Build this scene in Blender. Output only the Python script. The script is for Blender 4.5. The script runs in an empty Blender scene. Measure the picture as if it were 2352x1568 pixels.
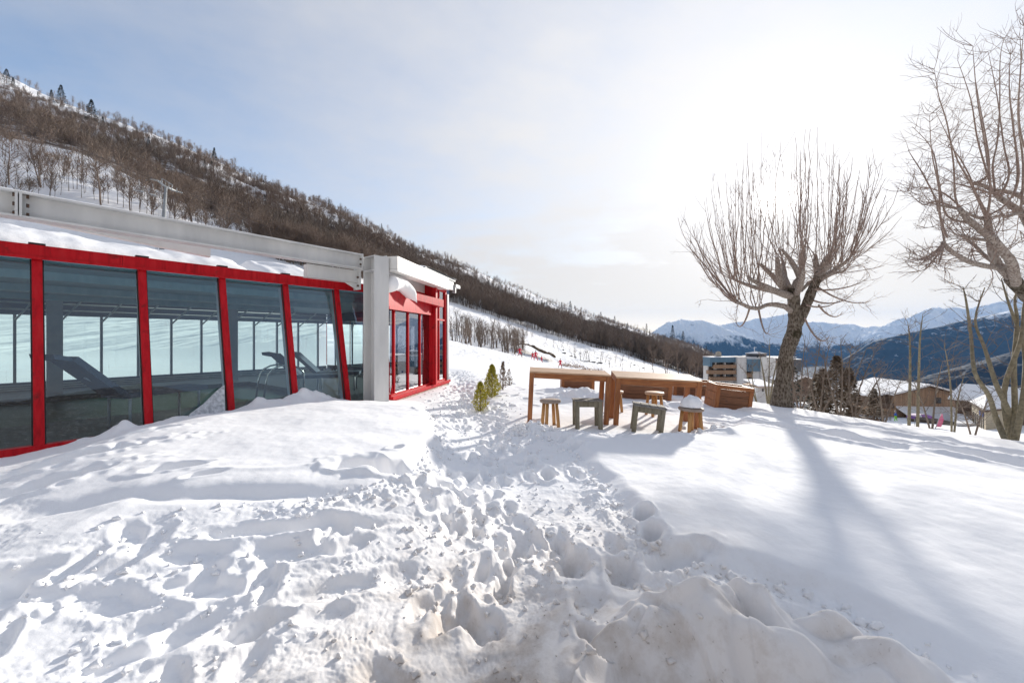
import bpy, bmesh, math, random
import numpy as np
from mathutils import Vector, Matrix, Quaternion
random.seed(7); rng = np.random.default_rng(11)
scene = bpy.context.scene
COL = scene.collection
R = math.radians
CX, HY, F, CZ = 1176.0, 777.0, 914.4, 1.75       # survey constants: bearing/height sights taken from the tripod point
def P(x, y, Y): return Vector(((x-CX)/F*Y, Y, CZ-(y-HY)/F*Y))
def ZY(y, Y): return CZ-(y-HY)/F*Y

# ------------------------------------------------------------------ tagging
def tag(o, label=None, cat=None, group=None, kind=None):
    if label: o['label'] = label
    if cat: o['category'] = cat
    if group: o['group'] = group
    if kind: o['kind'] = kind
    return o
def empty(name, loc, label=None, cat=None, group=None, rot=None):
    o = bpy.data.objects.new(name, None); COL.objects.link(o); o.location = loc
    o.empty_display_size = 0.2
    if rot is not None: o.rotation_euler = rot
    return tag(o, label, cat, group)
def mesh_np(name, V, T, quads=False, smooth=False):
    V = np.asarray(V, np.float32); T = np.asarray(T, np.int32); k = T.shape[1]
    me = bpy.data.meshes.new(name)
    me.vertices.add(len(V)); me.vertices.foreach_set('co', V.ravel())
    me.loops.add(T.size); me.loops.foreach_set('vertex_index', T.ravel())
    me.polygons.add(len(T))
    me.polygons.foreach_set('loop_start', np.arange(0, T.size, k, dtype=np.int32))
    try: me.polygons.foreach_set('loop_total', np.full(len(T), k, np.int32))
    except Exception: pass
    me.update(calc_edges=True)
    if smooth: me.polygons.foreach_set('use_smooth', np.ones(len(T), bool))
    return me
def link(name, me, mats, parent=None, loc=None):
    o = bpy.data.objects.new(name, me); COL.objects.link(o)
    if mats is not None:
        for m in (mats if isinstance(mats, (list, tuple)) else [mats]): me.materials.append(m)
    if parent: o.parent = parent
    if loc is not None: o.location = loc
    return o
class MB:
    "collects boxes, prisms and tubes in world coordinates; build() links ONE mesh object"
    def __init__(s): s.v = []; s.f = []; s.m = []; s.sm = []
    def add(s, vs, fs, mat=0, smooth=False):
        b = len(s.v); s.v += [tuple(v) for v in vs]
        for f in fs: s.f.append([i+b for i in f]); s.m.append(mat); s.sm.append(smooth)
        return s
    def box(s, o, ex, ey, ez, mat=0, bev=0.0):
        o, ex, ey, ez = map(Vector, (o, ex, ey, ez))
        if bev <= 0:
            vs = [o, o+ex, o+ex+ey, o+ey, o+ez, o+ex+ez, o+ex+ey+ez, o+ey+ez]
            return s.add(vs, [(0,3,2,1),(4,5,6,7),(0,1,5,4),(1,2,6,5),(2,3,7,6),(3,0,4,7)], mat)
        bm = bmesh.new()
        vs = [bm.verts.new(p) for p in (o, o+ex, o+ex+ey, o+ey, o+ez, o+ex+ez, o+ex+ey+ez, o+ey+ez)]
        for f in [(0,3,2,1),(4,5,6,7),(0,1,5,4),(1,2,6,5),(2,3,7,6),(3,0,4,7)]: bm.faces.new([vs[i] for i in f])
        bmesh.ops.recalc_face_normals(bm, faces=bm.faces)
        bmesh.ops.bevel(bm, geom=bm.edges[:], offset=bev, segments=1, affect='EDGES')
        bm.verts.index_update()
        s.add([v.co for v in bm.verts], [[v.index for v in f.verts] for f in bm.faces], mat); bm.free()
        return s
    def abox(s, x0, x1, y0, y1, z0, z1, mat=0, bev=0.0):
        return s.box((x0,y0,z0), (x1-x0,0,0), (0,y1-y0,0), (0,0,z1-z0), mat, bev)
    def prism(s, pts, ext, mat=0):
        n = len(pts); ext = Vector(ext); pts = [Vector(p) for p in pts]
        s.add(pts+[p+ext for p in pts], [list(range(n))[::-1], list(range(n, 2*n))]+[(i,(i+1)%n,n+(i+1)%n,n+i) for i in range(n)], mat)
        return s
    def tube(s, pts, rad, n=6, mat=0, cap=True):
        pts = [Vector(p) for p in pts]; m = len(pts)
        if not hasattr(rad, '__len__'): rad = [rad]*m
        b = len(s.v); up = Vector((0.31,0.17,0.93)); prev = None
        for i in range(m):
            t = (pts[min(i+1,m-1)]-pts[max(i-1,0)]).normalized()
            if prev is None:
                a = t.cross(up);
                if a.length < 1e-3: a = t.cross(Vector((1,0,0)))
            else: a = prev-t*prev.dot(t)
            a.normalize(); prev = a; c = t.cross(a)
            for k in range(n):
                q = 2*math.pi*k/n; s.v.append(tuple(pts[i]+(a*math.cos(q)+c*math.sin(q))*rad[i]))
        for i in range(m-1):
            for k in range(n):
                s.f.append([b+i*n+k, b+i*n+(k+1)%n, b+(i+1)*n+(k+1)%n, b+(i+1)*n+k]); s.m.append(mat); s.sm.append(n > 4)
        if cap and n > 2:
            s.f.append([b+k for k in range(n)][::-1]); s.m.append(mat); s.sm.append(False)
            s.f.append([b+(m-1)*n+k for k in range(n)]); s.m.append(mat); s.sm.append(False)
        return s
    def lathe(s, c, prof, n=20, mat=0, axis=None):
        c = Vector(c); b = len(s.v)
        for r, z in prof:
            for k in range(n):
                q = 2*math.pi*k/n; s.v.append((c.x+r*math.cos(q), c.y+r*math.sin(q), c.z+z))
        for i in range(len(prof)-1):
            for k in range(n):
                s.f.append([b+i*n+k, b+i*n+(k+1)%n, b+(i+1)*n+(k+1)%n, b+(i+1)*n+k]); s.m.append(mat); s.sm.append(True)
        s.f.append([b+k for k in range(n)][::-1]); s.m.append(mat); s.sm.append(False)
        s.f.append([b+(len(prof)-1)*n+k for k in range(n)]); s.m.append(mat); s.sm.append(False)
        return s
    def xform(s, M): s.v = [tuple(M @ Vector(v)) for v in s.v]; return s
    def build(s, name, mats, parent=None, origin=None):
        me = bpy.data.meshes.new(name)
        o = parent.location if parent is not None else origin
        if parent is not None and parent.parent is not None: o = parent.location+parent.parent.location
        if o is None:
            a = np.array(s.v); o = Vector(((a[:,0].min()+a[:,0].max())/2, (a[:,1].min()+a[:,1].max())/2, a[:,2].min()))
        o = Vector(o)
        me.from_pydata([(v[0]-o.x, v[1]-o.y, v[2]-o.z) for v in s.v], [], s.f)
        me.polygons.foreach_set('material_index', s.m); me.polygons.foreach_set('use_smooth', s.sm); me.update()
        return link(name, me, mats, parent, None if parent is not None else o)
    def mesh(s, name, mats):
        me = bpy.data.meshes.new(name); me.from_pydata(s.v, [], s.f)
        me.polygons.foreach_set('material_index', s.m); me.polygons.foreach_set('use_smooth', s.sm); me.update()
        for m in mats: me.materials.append(m)
        return me

# ------------------------------------------------------------------ noise
def _hash(ix, iy, seed):
    h = (ix.astype(np.int64)*374761393 + iy.astype(np.int64)*668265263 + seed*974711) & 0xFFFFFFFF
    h = ((h ^ (h >> 13))*1274126177) & 0xFFFFFFFF
    return ((h ^ (h >> 16)) & 0xFFFF)/65535.0
def pn(x, y, seed=0):
    x = np.asarray(x, float); y = np.asarray(y, float)
    ix = np.floor(x); iy = np.floor(y); fx = x-ix; fy = y-iy
    ux = fx*fx*fx*(fx*(fx*6-15)+10); uy = fy*fy*fy*(fy*(fy*6-15)+10)
    def g(dx, dy):
        a = _hash(ix+dx, iy+dy, seed)*2*np.pi
        return np.cos(a)*(fx-dx)+np.sin(a)*(fy-dy)
    a = g(0,0); b = g(1,0); c = g(0,1); d = g(1,1)
    return ((a+(b-a)*ux)*(1-uy)+(c+(d-c)*ux)*uy)*1.5
def fbm(x, y, seed=0, oct=4, gain=0.5):
    s = 0; a = 1.0; t = 0
    for i in range(oct): s = s+a*pn(x*2**i+17.3*i, y*2**i-9.1*i, seed+i); t += a; a *= gain
    return s/t*1.4
def sstep(a, b, x):
    t = np.clip((x-a)/(b-a), 0, 1); return t*t*(3-2*t)

# ------------------------------------------------------------------ materials
def mat(name): 
    m = bpy.data.materials.new(name); m.use_nodes = True; nt = m.node_tree
    return m, nt, nt.nodes['Principled BSDF'], nt.nodes['Material Output']
def N(nt, t, **kw):
    n = nt.nodes.new(t)
    for k, v in kw.items():
        if k in n.inputs.keys() if hasattr(n.inputs, 'keys') else False: n.inputs[k].default_value = v
        else: setattr(n, k, v)
    return n
def ramp(nt, fac, stops, interp='LINEAR'):
    r = nt.nodes.new('ShaderNodeValToRGB'); r.color_ramp.interpolation = interp
    e = r.color_ramp.elements
    while len(e) < len(stops): e.new(0.5)
    for i, (p, c) in enumerate(stops):
        e[i].position = p; e[i].color = (*c, 1) if len(c) == 3 else c
    nt.links.new(fac, r.inputs[0]); return r.outputs[0]
def coords(nt, scale=(1,1,1), kind='Object'):
    tc = nt.nodes.new('ShaderNodeTexCoord'); mp = nt.nodes.new('ShaderNodeMapping'); mp.inputs['Scale'].default_value = scale
    nt.links.new(tc.outputs[kind], mp.inputs[0]); return mp.outputs[0]
def noise(nt, vec, scale, detail=4, rough=0.55, dist=0.0):
    n = nt.nodes.new('ShaderNodeTexNoise'); n.inputs['Scale'].default_value = scale; n.inputs['Detail'].default_value = detail
    n.inputs['Roughness'].default_value = rough; n.inputs['Distortion'].default_value = dist
    nt.links.new(vec, n.inputs['Vector']); return n.outputs[0]
def mixc(nt, fac, a, b, mode='MIX'):
    m = nt.nodes.new('ShaderNodeMix'); m.data_type = 'RGBA'; m.blend_type = mode
    for s, v in ((0, fac), (6, a), (7, b)):
        if isinstance(v, (int, float)): m.inputs[s].default_value = v
        elif isinstance(v, tuple): m.inputs[s].default_value = (*v, 1) if len(v) == 3 else v
        else: nt.links.new(v, m.inputs[s])
    return m.outputs[2]
def math_(nt, op, a, b=None, c=None, clamp=False):
    n = nt.nodes.new('ShaderNodeMath'); n.operation = op; n.use_clamp = clamp
    for i, v in enumerate((a, b, c)):
        if v is None: continue
        if isinstance(v, (int, float)): n.inputs[i].default_value = v
        else: nt.links.new(v, n.inputs[i])
    return n.outputs[0]
def bump(nt, p, h, strength=0.3, dist=0.02, prev=None):
    b = nt.nodes.new('ShaderNodeBump'); b.inputs['Strength'].default_value = strength; b.inputs['Distance'].default_value = dist
    nt.links.new(h, b.inputs['Height'])
    if prev is not None: nt.links.new(prev, b.inputs['Normal'])
    nt.links.new(b.outputs[0], p.inputs['Normal']); return b.outputs[0]
def simple(name, c1, c2=None, scale=6, rough=0.6, stretch=(1,1,1), metal=0.0, bmp=0.0, bdist=0.01, spec=0.4, lo=0.35, hi=0.65, kind='Object'):
    m, nt, p, o = mat(name); v = coords(nt, stretch, kind)
    p.inputs['Roughness'].default_value = rough; p.inputs['Metallic'].default_value = metal
    p.inputs['Specular IOR Level'].default_value = spec
    if c2 is None: p.inputs['Base Color'].default_value = (*c1, 1)
    else:
        n = noise(nt, v, scale, 6, 0.6); nt.links.new(ramp(nt, n, [(lo, c1), (hi, c2)]), p.inputs['Base Color'])
        if bmp: bump(nt, p, n, bmp, bdist)
    return m
def wood(name, dark, mid, light, axis=0, rough=0.55):
    m, nt, p, o = mat(name); s = [9, 9, 9]; s[axis] = 0.8
    v = coords(nt, tuple(s)); n1 = noise(nt, v, 3.0, 8, 0.65, 0.6); n2 = noise(nt, coords(nt), 3.5, 3)
    c = ramp(nt, n1, [(0.3, dark), (0.5, mid), (0.72, light)])
    c = mixc(nt, math_(nt, 'MULTIPLY', n2, 0.5), c, dark)
    kn = nt.nodes.new('ShaderNodeTexVoronoi'); kn.inputs['Scale'].default_value = 1.6
    nt.links.new(coords(nt, tuple(3 if i != axis else 1.2 for i in range(3))), kn.inputs['Vector'])
    c = mixc(nt, ramp(nt, kn.outputs['Distance'], [(0.04, (0.75,)*3), (0.11, (0,0,0))]), c, tuple(x*0.3 for x in dark))
    nt.links.new(c, p.inputs['Base Color']); p.inputs['Roughness'].default_value = rough
    bump(nt, p, n1, 0.35, 0.004); return m
HAZE = 3.4e-5
SKY_STR = 0.10; SUN_STR = 1.5; EXPO = 2.2
SKY_C0, SKY_C1, SKY_C2, SKY_C3, SKY_C4 = 1.58, 0.66, 0.12, 0.5, 9.0
# ------------------------------------------------------------------ materials used
def snow_mat(name, dirt=False, woods=False):
    m, nt, p, o = mat(name)
    g = nt.nodes.new('ShaderNodeNewGeometry'); pos = g.outputs['Position']
    n1 = noise(nt, pos, 1.3, 4); n2 = noise(nt, pos, 60, 3, 0.6); n3 = noise(nt, pos, 9, 5, 0.6)
    c = mixc(nt, n1, (0.87,0.87,0.885), (0.915,0.91,0.91))
    if dirt:      # melt-water grime trodden in along the path and ploughed into the bank
        sx = nt.nodes.new('ShaderNodeSeparateXYZ'); nt.links.new(pos, sx.inputs[0])
        dx = math_(nt, 'ABSOLUTE', math_(nt, 'SUBTRACT', sx.outputs[0], 0.35))
        a = math_(nt, 'SUBTRACT', 1.45, math_(nt, 'MULTIPLY', dx, 0.62), clamp=True)
        b = math_(nt, 'SUBTRACT', 1.75, math_(nt, 'MULTIPLY', sx.outputs[1], 0.36), clamp=True)
        reg = math_(nt, 'MULTIPLY', a, b, clamp=True)
        n4 = noise(nt, pos, 3.2, 7, 0.68)
        dirtf = math_(nt, 'MULTIPLY', reg, ramp(nt, n4, [(0.47, (0,0,0)), (0.72, (1,1,1))]), clamp=True)
        c = mixc(nt, math_(nt, 'MULTIPLY', reg, 0.62), c, (0.66,0.595,0.535))
        c = mixc(nt, math_(nt, 'MULTIPLY', dirtf, 0.75), c, (0.46,0.375,0.295))
        cx0 = math_(nt, 'ABSOLUTE', math_(nt, 'ADD', sx.outputs[0], 0.12)); core = math_(nt, 'MULTIPLY', math_(nt, 'SUBTRACT', 1.6, math_(nt, 'MULTIPLY', cx0, 1.9), clamp=True), math_(nt, 'SUBTRACT', 1.7, math_(nt, 'MULTIPLY', sx.outputs[1], 0.55), clamp=True), clamp=True)
        c = mixc(nt, math_(nt, 'MULTIPLY', core, math_(nt, 'MULTIPLY', ramp(nt, n4, [(0.36, (0,0,0)), (0.6, (1,1,1))]), 0.9)), c, (0.36,0.295,0.235))
        n5 = noise(nt, pos, 45, 2, 0.5)
        c = mixc(nt, math_(nt, 'MULTIPLY', dirtf, ramp(nt, n5, [(0.66, (0,0,0)), (0.72, (1,1,1))])), c, (0.16,0.11,0.07))
    if woods:     # bare undergrowth and leaf litter showing through the snow on the steep slope
        at = nt.nodes.new('ShaderNodeAttribute'); at.attribute_name = 'brush'
        n4 = noise(nt, pos, 0.16, 8, 0.7); n6 = noise(nt, pos, 0.9, 5, 0.7)
        f = math_(nt, 'ADD', n4, math_(nt, 'MULTIPLY', math_(nt, 'SUBTRACT', n6, 0.5), 0.5))
        f = math_(nt, 'ADD', f, math_(nt, 'SUBTRACT', at.outputs['Fac'], 0.5))
        c = mixc(nt, ramp(nt, f, [(0.52, (0,0,0)), (0.68, (1,1,1))]), c, mixc(nt, n6, (0.11,0.083,0.066), (0.23,0.18,0.145)))
    nt.links.new(c, p.inputs['Base Color']); p.inputs['Roughness'].default_value = 0.8
    p.inputs['Specular IOR Level'].default_value = 0.08
    if dirt:
        p.inputs['Subsurface Weight'].default_value = 0.0
        h = math_(nt, 'ADD', math_(nt, 'MULTIPLY', n3, 1.0), math_(nt, 'MULTIPLY', n2, 0.35))
        bump(nt, p, h, 0.3, 0.012)
    elif woods:
        w = nt.nodes.new('ShaderNodeTexNoise'); w.inputs['Scale'].default_value = 1.0; w.inputs['Detail'].default_value = 6
        mp = nt.nodes.new('ShaderNodeMapping'); mp.inputs['Rotation'].default_value = (0,0,0.5); mp.inputs['Scale'].default_value = (0.5,0.09,0.2)
        nt.links.new(pos, mp.inputs[0]); nt.links.new(mp.outputs[0], w.inputs['Vector'])
        bump(nt, p, w.outputs[0], 0.9, 0.9)
    else: bump(nt, p, n3, 0.3, 0.03)
    return m
M = {}
M['snow'] = snow_mat('snow_trodden', dirt=True)
M['hill'] = snow_mat('snow_hillside', woods=True)
M['snowcap'] = snow_mat('snow_cap')
def red_paint(name):
    m, nt, p, o = mat(name); g = nt.nodes.new('ShaderNodeNewGeometry')
    mp = nt.nodes.new('ShaderNodeMapping'); mp.inputs['Scale'].default_value = (14,14,1.2); nt.links.new(g.outputs['Position'], mp.inputs[0])
    n = noise(nt, mp.outputs[0], 1.0, 6, 0.65, 0.4); n2 = noise(nt, g.outputs['Position'], 5, 6, 0.7)
    c = ramp(nt, n, [(0.32, (0.33,0.002,0.007)), (0.5, (0.50,0.004,0.011)), (0.72, (0.53,0.018,0.022))])
    c = mixc(nt, ramp(nt, n2, [(0.58, (0,0,0)), (0.70, (0.85,)*3)]), c, (0.13,0.010,0.010))
    nt.links.new(c, p.inputs['Base Color']); p.inputs['Roughness'].default_value = 0.45; p.inputs['Specular IOR Level'].default_value = 0.22; bump(nt, p, n2, 0.12, 0.004); return m
M['red'] = red_paint('red_weathered_paint')
M['steel'] = simple('white_painted_steel', (0.56,0.56,0.55), (0.68,0.675,0.655), 2.2, 0.5, (1,1,0.25), bmp=0.05, spec=0.35)
M['cream'] = simple('cream_fascia_paint', (0.70,0.68,0.64), (0.78,0.77,0.74), 1.5, 0.5, (1,1,0.3))
M['bolt'] = simple('rusty_bolt', (0.07,0.05,0.04), (0.16,0.09,0.06), 30, 0.6, metal=0.4)
M['stone'] = simple('rubble_stone_plinth', (0.22,0.19,0.15), (0.48,0.44,0.37), 7, 0.85, bmp=0.6, bdist=0.03)
M['black'] = simple('black_rubber', (0.015,0.015,0.017), (0.03,0.03,0.03), 12, 0.5)
M['ceil'] = simple('ceiling_board', (0.19,0.34,0.43), (0.26,0.41,0.50), 1.2, 0.6, (6,0.6,1))
M['ceil_trim'] = simple('pale_tube', (0.6,0.66,0.7), None, rough=0.4)
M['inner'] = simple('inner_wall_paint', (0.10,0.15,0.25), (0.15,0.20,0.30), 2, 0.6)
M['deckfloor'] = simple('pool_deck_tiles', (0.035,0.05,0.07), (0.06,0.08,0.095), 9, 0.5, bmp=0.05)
M['innerpost'] = simple('inner_steel_post', (0.30,0.34,0.42), (0.36,0.40,0.48), 3, 0.4)
M['lounger'] = simple('navy_canvas', (0.04,0.065,0.11), (0.07,0.10,0.16), 40, 0.75)
M['chrome'] = simple('polished_steel', (0.62,0.63,0.64), None, rough=0.18, metal=1.0)
def glass(name, tint, fac, rough=0.01, streak=0.5):
    m, nt, p, o = mat(name); nt.nodes.remove(p)
    g = nt.nodes.new('ShaderNodeNewGeometry'); mp = nt.nodes.new('ShaderNodeMapping'); mp.inputs['Scale'].default_value = (16,16,0.7)
    nt.links.new(g.outputs['Position'], mp.inputs[0]); n = noise(nt, mp.outputs[0], 1.2, 6, 0.7)
    st = ramp(nt, n, [(0.60, (0,0,0)), (0.76, (1,1,1))])
    tr = nt.nodes.new('ShaderNodeBsdfTransparent'); tr.inputs[0].default_value = (*tint, 1)
    gl = nt.nodes.new('ShaderNodeBsdfGlossy'); gl.inputs['Roughness'].default_value = rough; gl.inputs['Color'].default_value = (0.95,0.97,1,1)
    df = nt.nodes.new('ShaderNodeBsdfDiffuse'); df.inputs[0].default_value = (0.5,0.52,0.55,1)
    fr = nt.nodes.new('ShaderNodeFresnel'); fr.inputs['IOR'].default_value = 1.52
    f = math_(nt, 'ADD', math_(nt, 'MULTIPLY', fr.outputs[0], 1.15), fac, clamp=True)
    a = nt.nodes.new('ShaderNodeMixShader'); nt.links.new(f, a.inputs[0]); nt.links.new(tr.outputs[0], a.inputs[1]); nt.links.new(gl.outputs[0], a.inputs[2])
    b = nt.nodes.new('ShaderNodeMixShader'); nt.links.new(math_(nt, 'MULTIPLY', st, 0.22*streak), b.inputs[0]); nt.links.new(a.outputs[0], b.inputs[1]); nt.links.new(df.outputs[0], b.inputs[2])
    nt.links.new(b.outputs[0], o.inputs[0]); return m
M['glass'] = glass('tinted_glass', (0.78,0.92,0.90), 0.05)
M['glass_far'] = glass('clear_glass', (0.86,0.94,0.92), 0.02)
M['glass_side'] = glass('coated_glass', (0.30,0.30,0.34), 0.22)
def water():
    m, nt, p, o = mat('pool_water'); v = coords(nt, (3,3,1)); n = noise(nt, v, 2, 3)
    p.inputs['Base Color'].default_value = (0.012,0.055,0.04,1); p.inputs['Roughness'].default_value = 0.4; p.inputs['Specular IOR Level'].default_value = 0.15; bump(nt, p, n, 0.15, 0.02); return m
M['water'] = water()
M['wood'] = wood('oiled_larch_x', (0.17,0.052,0.013), (0.36,0.125,0.033), (0.50,0.205,0.063), 0)
M['woodz'] = wood('oiled_larch_z', (0.16,0.05,0.013), (0.34,0.118,0.032), (0.47,0.19,0.06), 2)
M['wooddk'] = wood('shaded_larch_board', (0.10,0.036,0.013), (0.21,0.08,0.03), (0.30,0.12,0.045), 0)  # darker copy of the larch: shade of recessed panels put into its colour
M['woodtop'] = wood('pale_boards', (0.34,0.19,0.10), (0.56,0.36,0.22), (0.70,0.52,0.36), 0)  # paler boards than legs and aprons, for table tops and some seats
M['greywood'] = wood('grey_weathered_wood', (0.10,0.09,0.075), (0.22,0.20,0.175), (0.36,0.335,0.30), 1, 0.8)
M['greywoodz'] = wood('grey_weathered_leg', (0.10,0.09,0.06), (0.22,0.19,0.135), (0.34,0.31,0.24), 2, 0.8)
M['pale_seat'] = wood('weathered_round_seat', (0.20,0.15,0.12), (0.34,0.26,0.21), (0.48,0.40,0.33), 0, 0.7)
M['honey'] = wood('honey_pine_leg', (0.30,0.13,0.04), (0.52,0.27,0.09), (0.66,0.40,0.17), 2)
def bark(name, dark, mid, light, sc=14, lich=0.0, moss=0.0):
    m, nt, p, o = mat(name); v = coords(nt, (1,1,0.35)); vo = nt.nodes.new('ShaderNodeTexVoronoi'); vo.inputs['Scale'].default_value = sc
    nt.links.new(v, vo.inputs['Vector']); n = noise(nt, v, sc*0.8, 7, 0.7); n2 = noise(nt, coords(nt), 9, 6, 0.75)
    h = math_(nt, 'ADD', math_(nt, 'MULTIPLY', vo.outputs['Distance'], 0.7), math_(nt, 'MULTIPLY', n, 0.8))
    c = ramp(nt, h, [(0.35, dark), (0.6, mid), (0.9, light)])
    if lich: c = mixc(nt, ramp(nt, n2, [(0.60, (0,0,0)), (0.66, (lich,)*3)]), c, (0.44,0.42,0.36))
    if moss:
        n3 = noise(nt, coords(nt), 2.3, 6, 0.7)
        c = mixc(nt, ramp(nt, n3, [(0.52, (0,0,0)), (0.66, (moss,)*3)]), c, (0.035,0.030,0.015))
    nt.links.new(c, p.inputs['Base Color']); p.inputs['Roughness'].default_value = 0.9; p.inputs['Specular IOR Level'].default_value = 0.15
    bump(nt, p, h, 0.9, 0.03); return m
def woodmat(name, c1, c2, *a, **k):
    m = simple(name, c1, c2, *a, **k); nt = m.node_tree; p = nt.nodes['Principled BSDF']; src = p.inputs['Base Color'].links[0].from_socket
    g = nt.nodes.new('ShaderNodeNewGeometry'); n = noise(nt, g.outputs['Position'], 0.022, 5, 0.65); oi = nt.nodes.new('ShaderNodeObjectInfo')
    c = mixc(nt, ramp(nt, n, [(0.40, (0,0,0)), (0.56, (1,1,1))]), src, (0.22,0.165,0.13)); c = mixc(nt, ramp(nt, n, [(0.40, (.6,.6,.6)), (0.48, (0,0,0))]), c, (0.13,0.115,0.10))
    c = mixc(nt, math_(nt, 'MULTIPLY', oi.outputs['Random'], 0.35), c, (0.12,0.085,0.065)); nt.links.new(c, p.inputs['Base Color']); return m
M['bark'] = bark('ash_bark', (0.025,0.019,0.014), (0.085,0.066,0.05), (0.21,0.18,0.145), 26, 0.7, 0.9)
M['limb'] = bark('ash_limb_bark', (0.09,0.07,0.056), (0.24,0.19,0.16), (0.40,0.345,0.30), 30, 0.35)
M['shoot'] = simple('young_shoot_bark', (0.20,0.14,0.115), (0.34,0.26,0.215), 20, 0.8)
M['sapling'] = simple('sapling_bark', (0.15,0.13,0.085), (0.27,0.235,0.16), 14, 0.75)
M['twig'] = woodmat('thin_twig_bark', (0.165,0.125,0.095), (0.30,0.24,0.19), 9, 0.85)
M['woods'] = woodmat('hillside_tree_bark', (0.10,0.078,0.062), (0.21,0.165,0.135), 0.35, 0.9, kind='Object')
M['woodsb'] = woodmat('reddish_twig_bark', (0.15,0.08,0.05), (0.28,0.17,0.11), 0.35, 0.9)
M['conifer'] = simple('dark_fir_needles', (0.012,0.020,0.014), (0.035,0.045,0.030), 0.8, 0.85)
M['conifer_br'] = simple('browned_fir_needles', (0.10,0.066,0.036), (0.20,0.135,0.08), 1.2, 0.85)
M['thuja'] = simple('golden_cypress_needles', (0.26,0.25,0.025), (0.58,0.49,0.06), 9, 0.7)
M['thuja2'] = simple('dry_cypress_needles', (0.10,0.06,0.03), (0.24,0.16,0.08), 12, 0.8)
M['dryleaf'] = simple('dry_beech_leaves', (0.20,0.09,0.035), (0.36,0.19,0.09), 3, 0.8)
M['earth'] = simple('bare_earth', (0.05,0.035,0.022), (0.15,0.105,0.065), 1.3, 0.95, bmp=0.6, bdist=0.2)
M['rock'] = simple('grey_rock', (0.03,0.03,0.035), (0.09,0.085,0.08), 1.0, 0.9, bmp=0.5, bdist=0.2)
M['crust'] = simple('grey_ice_crust', (0.34,0.36,0.39), (0.66,0.68,0.71), 16, 0.4, bmp=0.8, bdist=0.03)
M['galv'] = simple('galvanised_steel', (0.27,0.285,0.295), (0.38,0.395,0.405), 1.5, 0.45, metal=0.2)
M['cable'] = simple('steel_cable', (0.06,0.045,0.04), None, rough=0.6)
M['render'] = simple('stained_white_render', (0.52,0.50,0.475), (0.74,0.72,0.69), 0.35, 0.85, (1,1,0.12))
M['bluecl'] = simple('blue_grey_cladding', (0.085,0.16,0.225), (0.115,0.20,0.27), 0.6, 0.5, (4,4,0.1))
M['greycl'] = simple('slate_grey_cladding', (0.07,0.075,0.085), (0.10,0.105,0.115), 0.6, 0.5, (4,4,0.1))
M['balc'] = simple('brown_balcony_boards', (0.24,0.145,0.085), (0.38,0.24,0.15), 1.2, 0.75, (6,6,0.3))
M['dark'] = simple('dark_opening', (0.04,0.03,0.024), (0.11,0.075,0.055), 0.8, 0.7)
M['chaletw'] = simple('chalet_larch_cladding', (0.30,0.18,0.11), (0.52,0.35,0.23), 1.0, 0.8, (5,5,0.15))
M['chaletd'] = simple('dark_chalet_timber', (0.07,0.045,0.032), (0.16,0.10,0.07), 1.0, 0.8)
M['yellow'] = simple('pale_yellow_render', (0.50,0.42,0.29), (0.58,0.50,0.36), 0.5, 0.85)
M['win'] = simple('window_glass_dark', (0.03,0.035,0.045), (0.06,0.07,0.085), 0.7, 0.15)
M['bluesign'] = simple('blue_sign', (0.03,0.06,0.22), None, rough=0.5)
M['whitesign'] = simple('white_sign', (0.75,0.76,0.78), None, rough=0.5)
M['pink'] = simple('pink_flag_cloth', (0.55,0.10,0.20), (0.68,0.24,0.34), 1.2, 0.7)
M['purple'] = simple('purple_canopy_cloth', (0.12,0.05,0.20), (0.2,0.09,0.3), 1.2, 0.7)
M['rsuit'] = simple('red_ski_suit', (0.50,0.012,0.035), (0.62,0.02,0.06), 5, 0.6)
M['dsuit'] = simple('dark_ski_suit', (0.035,0.03,0.045), (0.08,0.05,0.07), 5, 0.6)
M['neon'] = simple('neon_green_suit', (0.22,0.60,0.03), None, rough=0.6)
M['bsuit'] = simple('blue_ski_jacket', (0.02,0.10,0.42), None, rough=0.6)
M['skin'] = simple('skin', (0.50,0.30,0.22), None, rough=0.6)
M['helmet'] = simple('grey_helmet', (0.18,0.19,0.21), None, rough=0.35)
M['fence'] = simple('fence_timber', (0.09,0.065,0.045), (0.18,0.13,0.09), 3, 0.85)
# ------------------------------------------------------------------ terrain: one surface z(X, Y)
def yv(pairs): return [(Y, z) for Y, z in pairs]
TAB = []      # (bearing, [(ground distance, z), ...])
def colx(x, pts):
    u = (x-CX)/F; th = math.atan(u); k = math.sqrt(1+u*u)
    TAB.append((th, [(Y*k, v if kind == 'z' else ZY(v, Y)) for Y, kind, v in pts]))
z = 'z'; y = 'y'
colx(-500, [(.3,z,.1),(6,z,.1),(15,z,.15),(50,z,6),(100,z,40),(180,z,95),(320,z,220),(520,z,400),(620,z,380),(3000,z,0)])
colx(0,   [(.3,z,.08),(6,z,.05),(14,z,.1),(24,z,.5),(60,y,712),(100,y,490),(160,y,335),(300,y,245),(500,y,160),(600,z,345),(3000,z,0)])
colx(200, [(.3,z,.05),(6,z,.05),(16,z,.1),(26,z,.5),(60,y,715),(95,y,545),(140,y,420),(250,y,330),(450,y,262),(560,z,250),(3000,z,0)])
colx(400, [(.3,z,.03),(7,z,.06),(18,z,.1),(28,z,.4),(60,y,722),(90,y,610),(120,y,530),(200,y,455),(430,y,338),(540,z,190),(3000,z,0)])
colx(800, [(.3,z,.0),(8,z,.03),(12,z,.0),(24,z,.2),(60,y,745),(90,y,705),(130,y,640),(210,y,592),(480,y,505),(600,z,130),(3000,z,-100)])
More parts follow.
